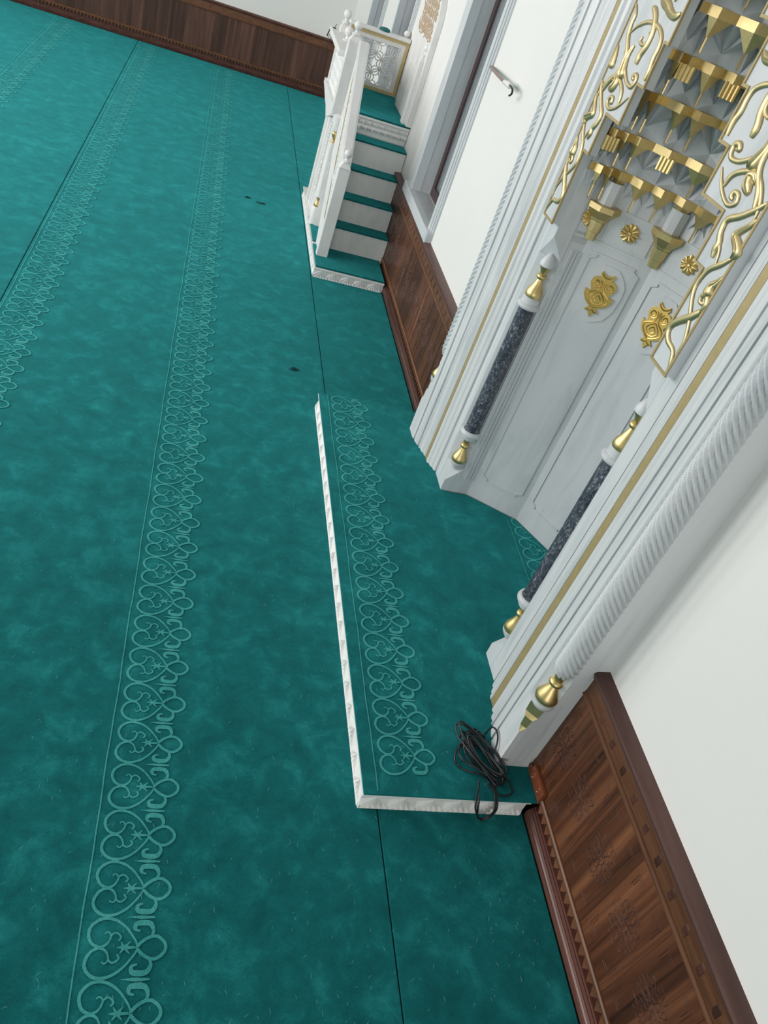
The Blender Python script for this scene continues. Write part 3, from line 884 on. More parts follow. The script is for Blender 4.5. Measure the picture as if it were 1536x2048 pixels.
for ti, (z, s, pend, flut) in enumerate(TIERS):
    allp = sorted(pend+flut)
    pts = [(-1.0, s+D*0.6)]
    for j, t in enumerate(allp):
        if t > -1+1e-6:
            lo = allp[j-1] if j else -1.0
            pts.append(((lo+t)/2, s+D))
            pts.append((t, s-D))
    pts.append(((allp[-1]+6.0)/2, s+D)); pts.append((6.0, s+D*0.6))
    # gilt band
    H = 0.040
    bmh = MB()
    inner = [path(t, q) for t, q in pts]; outer = [path(t, s+0.15) for t, q in pts]
    for j in range(len(pts)-1):
        a, b_, c_, d_ = inner[j], inner[j+1], outer[j+1], outer[j]
        bmh.add([(*a, z-H), (*b_, z-H), (*c_, z-H), (*d_, z-H), (*a, z), (*b_, z), (*c_, z), (*d_, z)],
                [(0, 1, 5, 4), (4, 5, 6, 7), (0, 3, 2, 1)])
    bmh.build('gilt_band', 'gold_satin', mh)
    # shell cells under the band
    for j in range(0, len(pts)-2, 1):
        pass
    keys = [pts[0]] + [p for p in pts[1:-1] if p[1] < s] + [pts[-1]]
    for j in range(len(keys)-1):
        t0, t1 = keys[j][0], keys[j+1][0]
        tm = (t0+t1)/2
        if t1-t0 < 0.02:
            continue
        top = [(*path(t0, keys[j][1]+0.01), z-H), (*path(tm, s+D+0.01), z-H), (*path(t1, keys[j+1][1]+0.01), z-H)]
        foot = [(*path(t0, ls+0.005), lz), (*path(tm, ls+0.03), lz), (*path(t1, ls+0.005), lz)]
        # folded fan: creases run from a low apex to the zigzag under the band
        cen = (*path(tm, ls+0.012), lz+(z-lz)*0.22)
        q1 = (*path(t0+(t1-t0)*0.27, s+0.105), z-H); q2 = (*path(t0+(t1-t0)*0.73, s+0.105), z-H)
        mid = (*path(tm, s+D-0.004), z-H)
        zm = lz+(z-lz)*0.55
        sl = (*path(t0+(t1-t0)*0.10, (ls+s)/2+0.085), zm); sr = (*path(t1-(t1-t0)*0.10, (ls+s)/2+0.085), zm)
        el = (*path(t0, (ls+s)/2+0.004), zm); er = (*path(t1, (ls+s)/2+0.004), zm)
        mb = MB()
        mb.add([cen, foot[0], el, top[0], q1, mid, q2, top[2], er, foot[2], foot[1], sl, sr],
               [(0, 1, 11), (1, 2, 11), (2, 3, 11), (0, 11, 3), (0, 3, 4), (0, 4, 5), (0, 5, 6), (0, 6, 7), (0, 7, 12), (12, 7, 8), (12, 8, 9), (0, 12, 9), (0, 9, 10), (0, 10, 1)])
        mb.build('stalactite_cell', 'marble_hood_shaded', mh)
    # pendants: inverted gilt pyramids with a drip
    for t in pend:
        dt = min([abs(t-u) for u in allp if abs(t-u) > 1e-6]+[1.0])*0.40
        A_ = path(t, s-D); B1 = path(t-dt, s+D*0.6); B2 = path(t+dt, s+D*0.6); K_ = path(t, s+0.05)
        ap = path(t, s+0.005)
        hgt = 0.072 if ti < 2 else 0.085
        zb = z-H
        mb = MB()
        mb.add([(*A_, zb), (*B1, zb), (*K_, zb), (*B2, zb), (*ap, zb-hgt)], [(0, 1, 4), (1, 2, 4), (2, 3, 4), (3, 0, 4), (0, 3, 2, 1)])
        pd = mb.build('pendant', 'gold_satin', mh)
        MB().lathe([(.002, zb-hgt-.060), (.0055, zb-hgt-.048), (.0055, zb-hgt+0.012)], ap[0], ap[1], 5).build('drip', 'gold', pd)
    # fluted gilt blocks
    for t in flut:
        c0 = path(t, s-D*0.4); ta = path(t-0.1, s); tb = path(t+0.1, s)
        U = Vector((tb[0]-ta[0], tb[1]-ta[1], 0)).normalized()
        N = Vector((1.87-c0[0], MH-c0[1], 0)).normalized()
        for e in (-1.5, -.5, .5, 1.5):
            o = Vector((*c0, 0))+U*e*0.019
            MB().lathe([(.0095, z-H-0.062), (.0095, z-H+0.004)], o.x, o.y, 6, math.atan2(N.y, N.x)).build('flute', 'gold', mh)
        MB().plate([(-.036, z-H-.060), (.036, z-H-.060), (.036, z-H+.002), (-.036, z-H+.002)], Vector((*c0, 0)), U, Zv, N, -0.03).build('flute_block', 'gold_satin', mh)
    lz, ls = z, s+0.0
# crown closing the hood
cr = MB()
base = [(*path(t, ls+0.02), lz) for t in (-1, 0, 1, 2, 3, 4, 5, 6)]
cr.add(base+[(1.90, MH, 3.74)], [(i, i+1, 8) for i in range(7)])
cr.build('hood_crown', 'marble_hood_shaded', mh)

# spandrels with gilt edging and vine scrolls
SX0, SX1 = 1.818, 1.862
INN = [(.705, 1.962), (.705, 2.342), (.637, 2.342), (.637, 2.535), (.460, 2.535), (.460, 2.710), (.386, 2.710), (.386, 2.895), (.345, 2.895), (.345, 3.10), (.235, 3.10), (.235, 3.33), (.12, 3.33), (.12, 3.56), (.004, 3.56), (.004, 3.80)]
VINES = [
 ([(.842, 1.985), (.835, 2.012), (.809, 2.049), (.755, 2.059), (.722, 2.080), (.718, 2.112), (.745, 2.145), (.792, 2.185), (.832, 2.229)], .007, .016),
 ([(.832, 2.229), (.838, 2.262), (.820, 2.282), (.792, 2.275), (.793, 2.253), (.816, 2.252), (.822, 2.266)], .013, .005),
 ([(.815, 2.280), (.812, 2.318), (.826, 2.340), (.842, 2.372)], .020, .004),
 ([(.838, 2.055), (.838, 2.110), (.810, 2.161), (.783, 2.195), (.744, 2.238), (.724, 2.276), (.727, 2.316), (.746, 2.357), (.793, 2.397), (.829, 2.435)], .006, .011),
 ([(.829, 2.435), (.838, 2.462), (.815, 2.479), (.779, 2.496), (.789, 2.517), (.818, 2.548), (.838, 2.580)], .018, .006),
 ([(.722, 2.392), (.712, 2.420), (.714, 2.445), (.690, 2.475), (.686, 2.520), (.743, 2.555), (.800, 2.598), (.840, 2.638)], .014, .010),
 ([(.765, 2.372), (.744, 2.418), (.724, 2.438), (.712, 2.430), (.716, 2.420), (.722, 2.426)], .005, .009),
 ([(.822, 2.568), (.813, 2.610), (.780, 2.651), (.736, 2.680), (.681, 2.690), (.606, 2.665), (.569, 2.636), (.559, 2.598)], .007, .010),
 ([(.717, 2.625), (.686, 2.648), (.676, 2.676), (.705, 2.682), (.716, 2.669), (.699, 2.665)], .019, .006),
 ([(.488, 2.645), (.530, 2.606), (.578, 2.575), (.638, 2.558), (.679, 2.577), (.669, 2.603), (.640, 2.604), (.634, 2.587), (.652, 2.581)], .006, .010),
 ([(.735, 2.790), (.695, 2.765), (.633, 2.722), (.573, 2.691), (.519, 2.683), (.496, 2.696), (.491, 2.725), (.515, 2.735), (.533, 2.722), (.512, 2.716)], .007, .011),
 ([(.645, 2.690), (.664, 2.732), (.678, 2.780), (.660, 2.830)], .022, .006),
 ([(.650, 2.990), (.617, 2.984), (.575, 2.960), (.537, 2.911), (.536, 2.855), (.560, 2.809), (.560, 2.770)], .012, .016),
 ([(.764, 2.864), (.702, 2.907), (.608, 2.936), (.503, 2.932), (.436, 2.905), (.417, 2.867), (.420, 2.821), (.408, 2.781), (.412, 2.735)], .007, .013),
 ([(.590, 3.030), (.512, 3.016), (.458, 2.997), (.400, 2.990), (.364, 3.010)], .018, .008),
 ([(.835, 2.975), (.790, 2.938), (.788, 2.898), (.766, 2.850), (.710, 2.796), (.690, 2.744), (.710, 2.695), (.763, 2.650), (.790, 2.600)], .010, .013),
 ([(.615, 2.875), (.622, 2.857), (.590, 2.846), (.556, 2.858), (.545, 2.885), (.570, 2.90)], .008, .006),
 ([(.800, 2.700), (.815, 2.760), (.835, 2.800)], .018, .004),
 ([(.800, 3.040), (.760, 3.090), (.680, 3.110), (.600, 3.150), (.560, 3.220), (.600, 3.300), (.680, 3.310), (.700, 3.250)], .008, .014),
 ([(.470, 3.040), (.430, 3.100), (.400, 3.180), (.330, 3.220), (.290, 3.290), (.330, 3.380), (.420, 3.420)], .012, .008),
 ([(.780, 3.200), (.740, 3.380), (.600, 3.480), (.420, 3.520), (.250, 3.560), (.150, 3.640)], .012, .010),
]
for sd in (1, -1):
    sp = MB()
    poly = INN + [(.852, 3.80), (.852, 1.962)]
    sp.prism(poly, lambda p: (SX0, Y(p[0], sd), p[1]), lambda p: (SX1, Y(p[0], sd), p[1]))
    so = sp.build('spandrel', 'marble', mh)
    # gilt edging
    em = MB()
    def edge(p, q, w=0.011):
        a0, z0 = p; a1, z1 = q
        y0_, y1_ = sorted((Y(a0, sd), Y(a1, sd))); z0_, z1_ = sorted((z0, z1))
        k = w/2
        if y1_-y0_ < 1e-6:
            em.box(SX0-0.006, SX0+0.004, y0_-k, y1_+k, z0_+k+0.0004, z1_-k-0.0004)
        else:
            em.box(SX0-0.006, SX0+0.004, y0_-k, y1_+k, z0_-k, z1_+k)
    loop = INN + [(.846, 3.80), (.846, 1.962), INN[0]]
    for i in range(len(loop)-1):
        edge(loop[i], loop[i+1])
    em.build('gilt_edging', 'gold_paint', so)
    for vi, (pts, r0, r1) in enumerate(VINES):
        path_ = smoothp(pts, 6)
        n_ = len(path_)
        rad = []
        for i in range(n_):
            u = i/(n_-1)
            r = r0+(r1-r0)*u
            r *= (1.5 if r0 > .0155 else 1.18)*(0.35+0.65*min(1, 6*u+0.1, 6*(1-u)+0.3))
            rad.append(r)
        vm = MB().tube([(SX0-0.004, Y(a, sd), z) for a, z in path_], rad, 8, flat=(1, 0, 0))
        # bead at the end of curls
        e = path_[-1]
        vm.lathe([(0.001, 0)], 0, 0, 3, cap=False) if False else None
        vo = vm.build('vine_scroll', 'gold_vine', so, 60)
        if len(pts) <= 4 or r0 > .015:
            # central rib gives the leaf its fold
            MB().tube([(SX0-0.004-rad[i]*0.55, Y(path_[i][0], sd), path_[i][1]) for i in range(n_)], [r*0.28 for r in rad], 5).build('leaf_rib', 'gold_vine', vo, 60)
    # small plaque with a rosette on the inner edge
    pq = MB().plate([(-.028, -.045), (.028, -.045), (.034, .0), (.028, .045), (-.028, .045), (-.034, 0)], (1.90, Y(.69, sd), 2.40), (1, 0, 0), (0, 0, 1), (0, -sd, 0), 0.012).build('side_plaque', 'marble', mh)
    place(ros_small, 'rosette', pq, (1.90, Y(.676, sd), 2.40), (PI/2*sd, 0, 0))

# ------------------------------------------------------------------ minbar
MX0 = 1.182
mb_ = thing('minbar', (1.55, 8.3, 0), 'white stone minbar staircase with teal carpeted treads, rail and lattice panel', 'minbar')
BZ = 0.098
base = MB().box(MX0+0.012, 1.885, 7.252, 9.48, 0.0, BZ-0.008).build('plinth', 'minbar_stone', mb_)
MB().bbox(MX0, 1.888, 7.24, 9.49, BZ-0.020, BZ-0.006, 0.003).build('plinth_slab', 'minbar_stone', base)
fm_me = shared(fan_relief(0.1345, BZ-0.018, 0.012), 'fan_relief', 'minbar_stone')
for k in range(5):
    place(fm_me, 'fan_relief', base, (MX0+0.006+0.1345*k, 7.252, 0))
for k in range(16):
    place(fm_me, 'fan_relief', base, (MX0+0.012, 9.44-0.1345*k, 0), (0, 0, -PI/2))
MB().bbox(1.196, 1.888, 7.262, 7.80, BZ-0.006, BZ+0.010, 0.004).build('carpet', 'carpet', mb_)
MB().bbox(1.200, 1.30, 7.885, 8.56, BZ-0.006, BZ+0.008, 0.003).build('carpet', 'carpet', mb_)
SX = 1.33; SXR = 1.965
NY = [7.768, 7.955, 8.145, 8.335, 8.525]
NZ_ = [0.328, 0.560, 0.790, 1.025, 1.225]
pz = BZ
for k in range(5):
    y1 = NY[k+1] if k < 4 else 9.72
    xr = SXR if NZ_[k] > 0.75 else 1.918
    if k < 4:
        MB().box(SX, xr if k > 2 else 1.918, NY[k], NY[k]+0.26 if k < 4 else y1, pz-0.02, NZ_[k]).build('riser', 'minbar_stone', mb_)
        MB().bbox(SX, xr if k > 2 else 1.918, NY[k]-0.012, y1+0.012, NZ_[k]-0.002, NZ_[k]+0.016, 0.006).build('tread_carpet', 'carpet', mb_)
    pz = NZ_[k]
# solid under the stair and landing
MB().prism([(7.80, 0.09), (9.16, 0.09), (9.16, 1.10), (8.56, 1.02), (8.35, .78), (8.17, .55), (7.97, .31)], lambda p: (1.31, p[0], p[1]), lambda p: (1.914, p[0], p[1])).build('stair_core', 'minbar_stone', mb_)
# landing: moulded cornice riser and carpet
lr = MB().box(SX, SXR, 8.545, 9.80, 1.02, 1.222).build('landing', 'minbar_stone', mb_)
co = MB().prism([(8.546, 1.03), (8.546, 1.225), (8.512, 1.225), (8.510, 1.205), (8.526, 1.185), (8.518, 1.165), (8.534, 1.14), (8.524, 1.115), (8.538, 1.09), (8.538, 1.05)], lambda p: (SX, p[0], p[1]), lambda p: (SXR, p[0], p[1])).build('cornice', 'minbar_stone', mb_)
cell = shared(MB().add([(-.035, 0, 0), (.035, 0, 0), (0, 0, -.045), (0, -.022, -.006), (0, -.010, -.03)], [(0, 3, 4), (0, 4, 2), (3, 1, 4), (4, 1, 2), (0, 1, 3)]), 'drop_carving', 'minbar_stone')
for r in range(2):
    for k in range(9):
        place(cell, 'drop_carving', co, (SX+0.03+0.07*k+0.035*r, 8.528+0.004*r, 1.185-0.058*r))
MB().bbox(SX+0.01, SXR-0.01, 8.510, 9.72, 1.222, 1.242, 0.006).build('landing_carpet', 'carpet', mb_)

def finial(cx, cy, z, r, parent, nm='finial'):
    return MB().lathe([(r*1.05, z), (r*1.1, z+r*0.25), (r*0.5, z+r*0.55), (r*0.42, z+r*0.95), (r*0.72, z+r*1.2), (r*1.0, z+r*1.75), (r*1.05, z+r*2.1), (r*0.85, z+r*2.65), (r*0.45, z+r*2.95), (0.002, z+r*3.05)], cx, cy, 16).build(nm, 'minbar_stone', parent, 50)
def post(x0, x1, y0, y1, z0, z1, fr=0.042):
    p = MB().bbox(x0, x1, y0, y1, z0, z1, 0.006).build('post', 'minbar_stone', mb_)
    cx, cy = (x0+x1)/2, (y0+y1)/2
    h = (x1-x0)/2
    MB().lathe([(h*1.36, z1-0.002), (h*0.55, z1+0.05), (h*0.5, z1+0.055)], cx, cy, 4, PI/4).build('post_cap', 'minbar_stone', p)
    finial(cx, cy, z1+0.045, fr, p)
    return p
# newel at the foot
post(1.212, 1.322, 7.515, 7.60, BZ, 0.965, 0.036)
# sloping balustrade slab with gilt inlay, pierced line and top face
def bal(p):
    return p
A0, A1 = (7.59, 0.10), (8.66, 1.02)
slab = [(7.56, 0.10), (7.56, 0.93), (8.26, 1.78), (8.33, 1.78), (8.33, 0.98), (7.86, 0.10)]
b1 = MB().prism(slab, lambda p: (1.232, p[0], p[1]), lambda p: (1.306, p[0], p[1])).build('balustrade', 'minbar_stone', mb_)
slope = (1.78-0.93)/(8.26-7.56)
def along(u, off):
    y = 7.575+u*(8.30-7.575)
    return (y, 0.93+(y-7.56)*slope-off)
hr = MB()
cr_ = [(1.218, -0.012), (1.218, 0.032), (1.236, 0.044), (1.304, 0.044), (1.322, 0.032), (1.322, -0.012)]
hr.add([(x, along(0, -h)[0], along(0, -h)[1]) for x, h in cr_]+[(x, along(1, -h)[0], along(1, -h)[1]) for x, h in cr_],
       [tuple(range(6)), tuple(range(11, 5, -1))]+[(i, (i+1) % 6, 6+(i+1) % 6, 6+i) for i in range(6)])
hr.build('handrail', 'minbar_stone', b1)
gi = MB()
g0, g1, gw = (7.72, 0.40), (8.255, 1.735), 0.017
gi.add([(x, y+dy, z) for x in (1.2285, 1.234) for (y, z), dy in ((g0, -gw), (g1, -gw), (g1, gw), (g0, gw))],
       [(0, 1, 2, 3), (0, 1, 5, 4), (2, 3, 7, 6), (1, 2, 6, 5), (0, 3, 7, 4)])
gi.build('gilt_inlay', 'gold_paint', b1)
# carved vine on the outer face of the rail
nvm = 26
lf = shared(MB().add([(0, 0, -.018), (-.006, .012, 0), (0, 0, .018), (-.006, -.012, 0), (-.009, 0, 0)], [(0, 1, 4), (1, 2, 4), (2, 3, 4), (3, 0, 4)]), 'carved_leaf', 'minbar_stone')
for k in range(nvm):
    u_ = (k+.5)/nvm
    y_, z_ = 7.665+u_*0.56, 0.50+u_*1.27
    place(lf, 'carved_leaf', b1, (1.232, y_, z_), (0.7 if k % 2 else -0.4, 0, 0))
for off in (.50, .62):
    rb = MB()
    rb.add([(1.226, *along(0.30, off)), (1.226, *along(.98, off)), (1.226, *along(.98, off+.02)), (1.226, *along(0.30, off+.02)), (1.234, *along(0.30, off)), (1.234, *along(.98, off)), (1.234, *along(.98, off+.02)), (1.234, *along(0.30, off+.02))],
           [(0, 1, 2, 3), (0, 1, 5, 4), (2, 3, 7, 6), (1, 2, 6, 5), (0, 3, 7, 4)])
    rb.build('rail_fillet', 'minbar_stone', b1)
# side wall under the landing with engaged column and arch moulding
sw = MB().box(1.235, 1.31, 8.30, 9.16, BZ-0.01, 1.10).build('side_wall', 'minbar_stone', mb_)
MB().box(1.196, 1.236, 9.02, 9.16, BZ-0.01, 1.06).build('side_pilaster', 'minbar_stone', sw)
MB().box(1.212, 1.236, 8.90, 9.02, BZ-0.01, 1.03).build('side_pilaster', 'minbar_stone', sw)
MB().box(1.222, 1.236, 8.84, 8.90, BZ-0.01, 1.00).build('side_pilaster', 'minbar_stone', sw)
wv = MB()
for k in range(16):
    wv.tube([(1.226, 8.80+0.012*math.sin(q*2.1+k), 0.30+0.045*k+0.045*q/4) for q in range(5)], 0.007, 5)
wv.build('side_carving', 'minbar_stone', sw)
sc = MB().lathe([(.036, .385), (.036, .935)], 1.222, 8.36, 20).build('side_column', 'minbar_stone', mb_, 40)
for zb_, d in ((.285, 1), (1.035, -1)):
    MB().lathe([(.030, zb_), (.036, zb_+d*.012), (.022, zb_+d*.045), (.013, zb_+d*.06), (.019, zb_+d*.066), (.013, zb_+d*.073), (.028, zb_+d*.1)], 1.222, 8.36, 16).build('gilt_vase', 'gold', sc, 50)
MB().lathe([(.02, 1.035), (.035, 1.05), (.045, 1.12), (.06, 1.18), (.02, 1.20)], 1.222, 8.36, 16).build('capital', 'minbar_stone', sc, 50)
MB().lathe([(.045, BZ), (.045, .25), (.036, .285)], 1.222, 8.36, 16).build('column_base', 'minbar_stone', sc, 50)
# landing enclosure: corner posts, side panel on a moulded corbel, lattice panel at the back
post(1.178, 1.296, 8.655, 8.77, 1.10, 1.80, 0.040)
post(1.205, 1.30, 9.76, 9.86, 1.05, 1.72, 0.042)
post(1.872, 1.962, 8.56, 8.66, 1.242, 1.83, 0.034)
post(1.885, 1.962, 9.76, 9.86, 1.20, 1.74, 0.034)
cb = MB().prism([(9.10, 0.98), (9.16, 1.00), (9.30, 1.04), (9.50, 1.06), (9.70, 1.10), (9.93, 1.13), (9.93, 1.18), (8.76, 1.18), (8.76, 1.08)], lambda p: (1.185, p[0], p[1]), lambda p: (1.335, p[0], p[1])).build('corbel', 'minbar_stone', mb_)
MB().prism([(8.77, 1.17), (9.76, 1.17), (9.76, 1.62), (8.77, 1.62)], lambda p: (1.222, *p), lambda p: (1.272, *p)).build('side_panel', 'minbar_stone', mb_)
sg = MB()
for i in range(5):
    for j in range(10):
        cy, cz = 8.86+0.095*j, 1.22+0.09*i
        sg.tube([(1.222, cy+0.05*math.cos(q*PI/5), cz+0.05*math.sin(q*PI/5)) for q in range(11)], 0.006, 4)
sg.build('side_tracery', 'minbar_stone', mb_)
MB().bbox(1.115, 1.335, 8.77, 9.95, 1.62, 1.675, 0.012).build('top_rail', 'minbar_stone', mb_)
finial(1.25, 9.35, 1.672, 0.045, mb_)
# lattice panel
LY = 9.70
lx0, lx1, lz0, lz1 = 1.30, 1.960, 1.242, 1.79
lf_ = MB()
fw = 0.075
lf_.box(lx0, lx1, LY, LY+0.045, lz1-fw, lz1); lf_.box(lx0, lx1, LY, LY+0.045, lz0, lz0+fw*0.8)
lf_.box(lx0, lx0+fw, LY, LY+0.045, lz0+fw*0.8, lz1-fw); lf_.box(lx1-fw, lx1, LY, LY+0.045, lz0+fw*0.8, lz1-fw)
lo = lf_.build('lattice_frame', 'minbar_stone', mb_)
gm = MB()
g = 0.034
gm.box(lx0, lx1, LY-0.006, LY, lz1-g, lz1); gm.box(lx0, lx1, LY-0.006, LY, lz0, lz0+g)
gm.box(lx0, lx0+g, LY-0.006, LY, lz0+g, lz1-g); gm.box(lx1-g, lx1, LY-0.006, LY, lz0+g, lz1-g)
gm.build('gilt_frame', 'gold_pale', lo)
lat = MB()
ix0, ix1, iz0, iz1 = lx0+fw, lx1-fw, lz0+fw*0.8, lz1-fw
R_ = 0.098
mx, mz = (ix0+ix1)/2, (iz0+iz1)/2
inside = lambda u, v: ix0-0.005 < u < ix1+0.005 and iz0-0.005 < v < iz1+0.005
for i in range(-4, 5):
    for j in range(-4, 5):
        cx = mx+R_*1.732*(i+(0.5 if j % 2 else 0)); cz = mz+R_*1.5*j
        for rr in (R_,):
            seg = []
            for q in range(37):
                a = 2*PI*q/36
                u, v = cx+rr*math.cos(a), cz+rr*math.sin(a)
                if inside(u, v):
                    seg.append((u, LY+0.022, v))
                else:
                    if len(seg) > 1: lat.tube(seg, 0.0068, 4)
                    seg = []
            if len(seg) > 1: lat.tube(seg, 0.0068, 4)
        star = [(cx+R_*(0.60 if q % 2 == 0 else 0.36)*math.cos(PI*q/6+PI/6), cz+R_*(0.60 if q % 2 == 0 else 0.36)*math.sin(PI*q/6+PI/6)) for q in range(13)]
        for a_, b_ in zip(star, star[1:]):
            if inside(*a_) and inside(*b_):
                lat.tube([(a_[0], LY+0.022, a_[1]), (b_[0], LY+0.022, b_[1])], 0.0055, 4)
        for q in range(6):
            a = PI*q/3+PI/6
            p0 = (cx+R_*0.6*math.cos(a), cz+R_*0.6*math.sin(a)); p1 = (cx+R_*math.cos(a), cz+R_*math.sin(a))
            if inside(*p0) and inside(*p1):
                lat.tube([(p0[0], LY+0.022, p0[1]), (p1[0], LY+0.022, p1[1])], 0.0055, 4)
lat.build('lattice', 'minbar_stone', lo)
MB().bbox(lx0-0.02, lx1, LY-0.03, LY+0.07, lz1, lz1+0.035, 0.008).build('top_rail', 'minbar_stone', mb_)
# tall back slab on the wall side with gilt arabesque
cs = [(8.50, 1.242), (8.50, 2.20), (8.56, 2.32), (8.72, 2.45), (8.92, 2.72), (9.12, 2.45), (9.28, 2.36), (9.36, 2.20), (9.34, 1.242)]
so = MB().prism(cs, lambda p: (1.915, *p), lambda p: (1.968, *p)).build('back_slab', 'minbar_stone', mb_)
MB().prism([(8.54, 1.26), (8.54, 1.70), (9.30, 1.70), (9.30, 1.26)], lambda p: (1.905, *p), lambda p: (1.916, *p)).build('slab_panel', 'minbar_stone', so)
ar = MB()
random.seed(3)
for i in range(9):
    for j in range(7):
        y_, z_ = 8.60+0.082*i+0.04*(j % 2), 2.03+0.085*j
        if abs(y_-8.93) > 0.36-max(0, z_-2.25)*0.75 or z_ > 2.6:
            continue
        a0 = random.uniform(0, 2*PI); d = 1 if (i+j) % 2 else -1
        ar.tube([(1.913, y_+(0.045-0.035*k/14)*math.cos(a0+d*k*0.5), z_+(0.045-0.035*k/14)*math.sin(a0+d*k*0.5)) for k in range(15)], 0.0045, 4)
        ar.tube([(1.913, y_, z_), (1.913, y_+0.045, z_+0.04), (1.913, y_+0.06, z_+0.085)], [0.005, 0.008, 0.002], 4)
ar.build('arabesque', 'tan_gilt', so)
# thin wires hanging at the corner of the landing
wv = MB()
wv.tube(smoothp([(1.17, 9.86, 1.72), (1.13, 9.92, 1.60), (1.10, 9.95, 1.45), (1.09, 9.98, 1.25), (1.10, 10.0, 1.12)], 5), 0.003, 5)
wv.tube(smoothp([(1.17, 9.86, 1.68), (1.12, 9.88, 1.66), (1.10, 9.90, 1.58)], 4), 0.007, 5)
wv.tube(smoothp([(1.15, 9.88, 1.60), (1.13, 9.90, 1.48), (1.17, 9.92, 1.30)], 4), 0.004, 5)
tag(wv.build('loose_wire', 'black_rubber'), 'thin dark wires hanging off the left corner of the minbar landing', 'wire')
# teal cap left on the lattice panel
tc = MB()
tc.lathe([(.001, 1.857), (.035, 1.856), (.055, 1.848), (.062, 1.835), (.058, 1.826)], 1.66, LY+0.02, 20)
tag(tc.build('folded_cap', 'teal_cloth', None, 60), 'small teal cap lying on the top rail of the lattice panel', 'cap')

# ------------------------------------------------------------------ small things
# black cable heap over the near corner of the step
cb_ = MB()
zc = PZ+0.012
paths = [
 [(1.677, 1.873), (1.641, 1.887), (1.576, 1.910), (1.539, 1.940), (1.537, 1.977), (1.554, 2.011), (1.589, 2.047), (1.626, 2.085), (1.655, 2.125), (1.675, 2.135), (1.700, 2.125), (1.715, 2.097), (1.722, 2.042), (1.730, 1.997), (1.745, 1.944), (1.760, 1.904)],
 [(1.683, 2.125), (1.665, 2.079), (1.647, 2.018), (1.653, 1.973), (1.673, 1.937), (1.671, 1.896), (1.685, 1.842), (1.696, 1.792)],
 [(1.579, 2.072), (1.596, 2.095), (1.638, 2.103), (1.683, 2.102), (1.715, 2.090)],
 [(1.571, 2.038), (1.558, 1.995), (1.566, 1.954), (1.602, 1.924), (1.664, 1.900), (1.711, 1.883), (1.765, 1.895)],
]
for pi_, p in enumerate(paths):
    cb_.tube(smoothp([(x, y, zc+0.004*pi_+0.006*math.sin(i*1.7+pi_)) for i, (x, y) in enumerate(p)], 5), 0.0048, 6)
random.seed(11)
for k in range(9):
    c0 = (1.672+random.uniform(-.02, .025), 1.975+random.uniform(-.03, .03))
    ra, rb_ = random.uniform(.10, .16), random.uniform(.028, .055)
    ang = math.radians(random.uniform(108, 128))
    pts = []
    for q in range(14):
        a = 2*PI*q/14
        u, v = ra*math.cos(a), rb_*math.sin(a)
        x = c0[0]+u*math.cos(ang)-v*math.sin(ang); y = c0[1]+u*math.sin(ang)+v*math.cos(ang)
        x = min(x, 1.735 if y > 1.98 else 1.80)
        pts.append((x, y, zc+0.006+0.005*k+0.010*math.sin(a*2+k)))
    cb_.tube(smoothp(pts, 4, True), 0.0046, 6)
# loop standing against the jamb and one hanging over the edge
cb_.tube(smoothp([(1.715, 2.10, .14), (1.728, 2.10, .20), (1.735, 2.06, .22), (1.735, 2.02, .20), (1.73, 1.99, .15)], 6), 0.0046, 6)
cb_.tube(smoothp([(1.700, 1.83, zc+.01), (1.697, 1.775, .135), (1.700, 1.738, .11), (1.702, 1.735, .05), (1.680, 1.732, .012), (1.645, 1.732, .02), (1.602, 1.735, .09), (1.590, 1.742, .125), (1.60, 1.775, .13), (1.63, 1.85, zc+.01)], 6), 0.0048, 6)
cb_.tube(smoothp([(1.690, 1.83, zc+.014), (1.687, 1.772, .137), (1.692, 1.736, .10), (1.690, 1.733, .05), (1.665, 1.731, .022), (1.635, 1.731, .035), (1.612, 1.735, .09), (1.603, 1.742, .127), (1.612, 1.775, .134)], 6), 0.0045, 6)
cb_.tube(smoothp([(1.76, 1.90, zc), (1.79, 1.86, zc), (1.79, 1.81, zc), (1.75, 1.79, zc), (1.70, 1.80, zc), (1.67, 1.84, zc+.01)], 6), 0.0046, 6)
tag(cb_.build('cable_coil', 'black_rubber', None, 60), 'tangled coil of black cable on the step at the foot of the mihrab', 'cable')
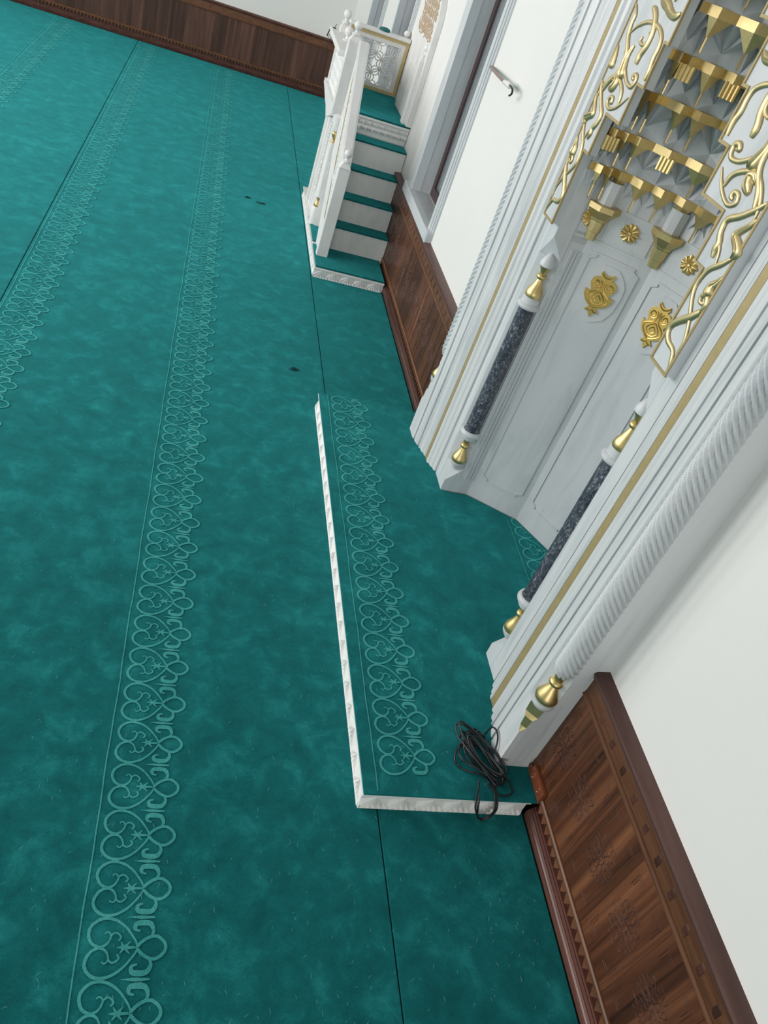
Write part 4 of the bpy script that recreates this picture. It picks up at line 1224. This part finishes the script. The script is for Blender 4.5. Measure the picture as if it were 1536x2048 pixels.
# wooden socket plate on the wainscot
sp_ = thing('socket_plate', (1.92, 1.835, 0.165), 'small reddish wooden socket plate low on the near wainscot', 'socket plate')
MB().bbox(1.898, 1.922, 1.757, 1.912, 0.130, 0.202, 0.007).build('plate', 'walnut_orange', sp_, 40)
for y in (1.797, 1.872):
    MB().add([(1.899+0.010*(1-((i/6)**2)), y+0.014*i/6*math.cos(2*PI*j/14), 0.166+0.014*i/6*math.sin(2*PI*j/14)) for i in range(7) for j in range(14)],
             [(i*14+j, i*14+(j+1) % 14, (i+1)*14+(j+1) % 14, (i+1)*14+j) for i in range(6) for j in range(14)]).mesh('x') if False else None
    dome = MB().strip([[(1.900-0.006*math.cos(PI/2*i/5), y+0.018*math.sin(PI/2*i/5)*math.cos(2*PI*j/16), 0.166+0.022*math.sin(PI/2*i/5)*math.sin(2*PI*j/16)) for j in range(16)] for i in range(6)], True)
    dome.build('socket_cover', 'walnut_orange', sp_, 60)
    MB().strip([[(1.895-0.003*math.cos(PI/2*i/3), y+0.004*math.sin(PI/2*i/3)*math.cos(2*PI*j/8), 0.158+0.004*math.sin(PI/2*i/3)*math.sin(2*PI*j/8)) for j in range(8)] for i in range(4)], True).build('screw', 'screw', sp_, 60)
# conduit stub with wire ends beside the window
cs_ = thing('conduit_stub', (1.955, 6.4, 2.24), 'bent brown conduit stub with loose wire end beside the window', 'conduit')
MB().tube(smoothp([(1.965, 6.55, 2.235), (1.925, 6.36, 2.250), (1.905, 6.13, 2.255), (1.90, 5.90, 2.255)], 6), 0.012, 8).build('pipe', 'pipe_brown', cs_, 60)
MB().tube(smoothp([(1.90, 5.91, 2.256), (1.90, 5.84, 2.262), (1.905, 5.77, 2.262)], 4), [0.016]*4+[0.02]*4+[0.012], 8).build('tape', 'white_wire', cs_, 60)
MB().tube(smoothp([(1.90, 5.80, 2.268), (1.90, 5.70, 2.262), (1.905, 5.69, 2.235), (1.91, 5.74, 2.212)], 4), 0.007, 6).build('wire_end', 'black_rubber', cs_, 60)
# white cord hanging in the window
wc = MB().tube(smoothp([(2.00, 6.67, 2.12), (2.04, 6.88, 1.98), (2.08, 7.02, 1.83), (2.10, 7.06, 1.70), (2.11, 7.10, 1.58), (2.13, 7.22, 1.46), (2.14, 7.30, 1.41)], 6), 0.006, 6)
tag(wc.build('window_cord', 'white_wire', None, 60), 'thin white cord hanging inside the nearest window recess', 'cord')
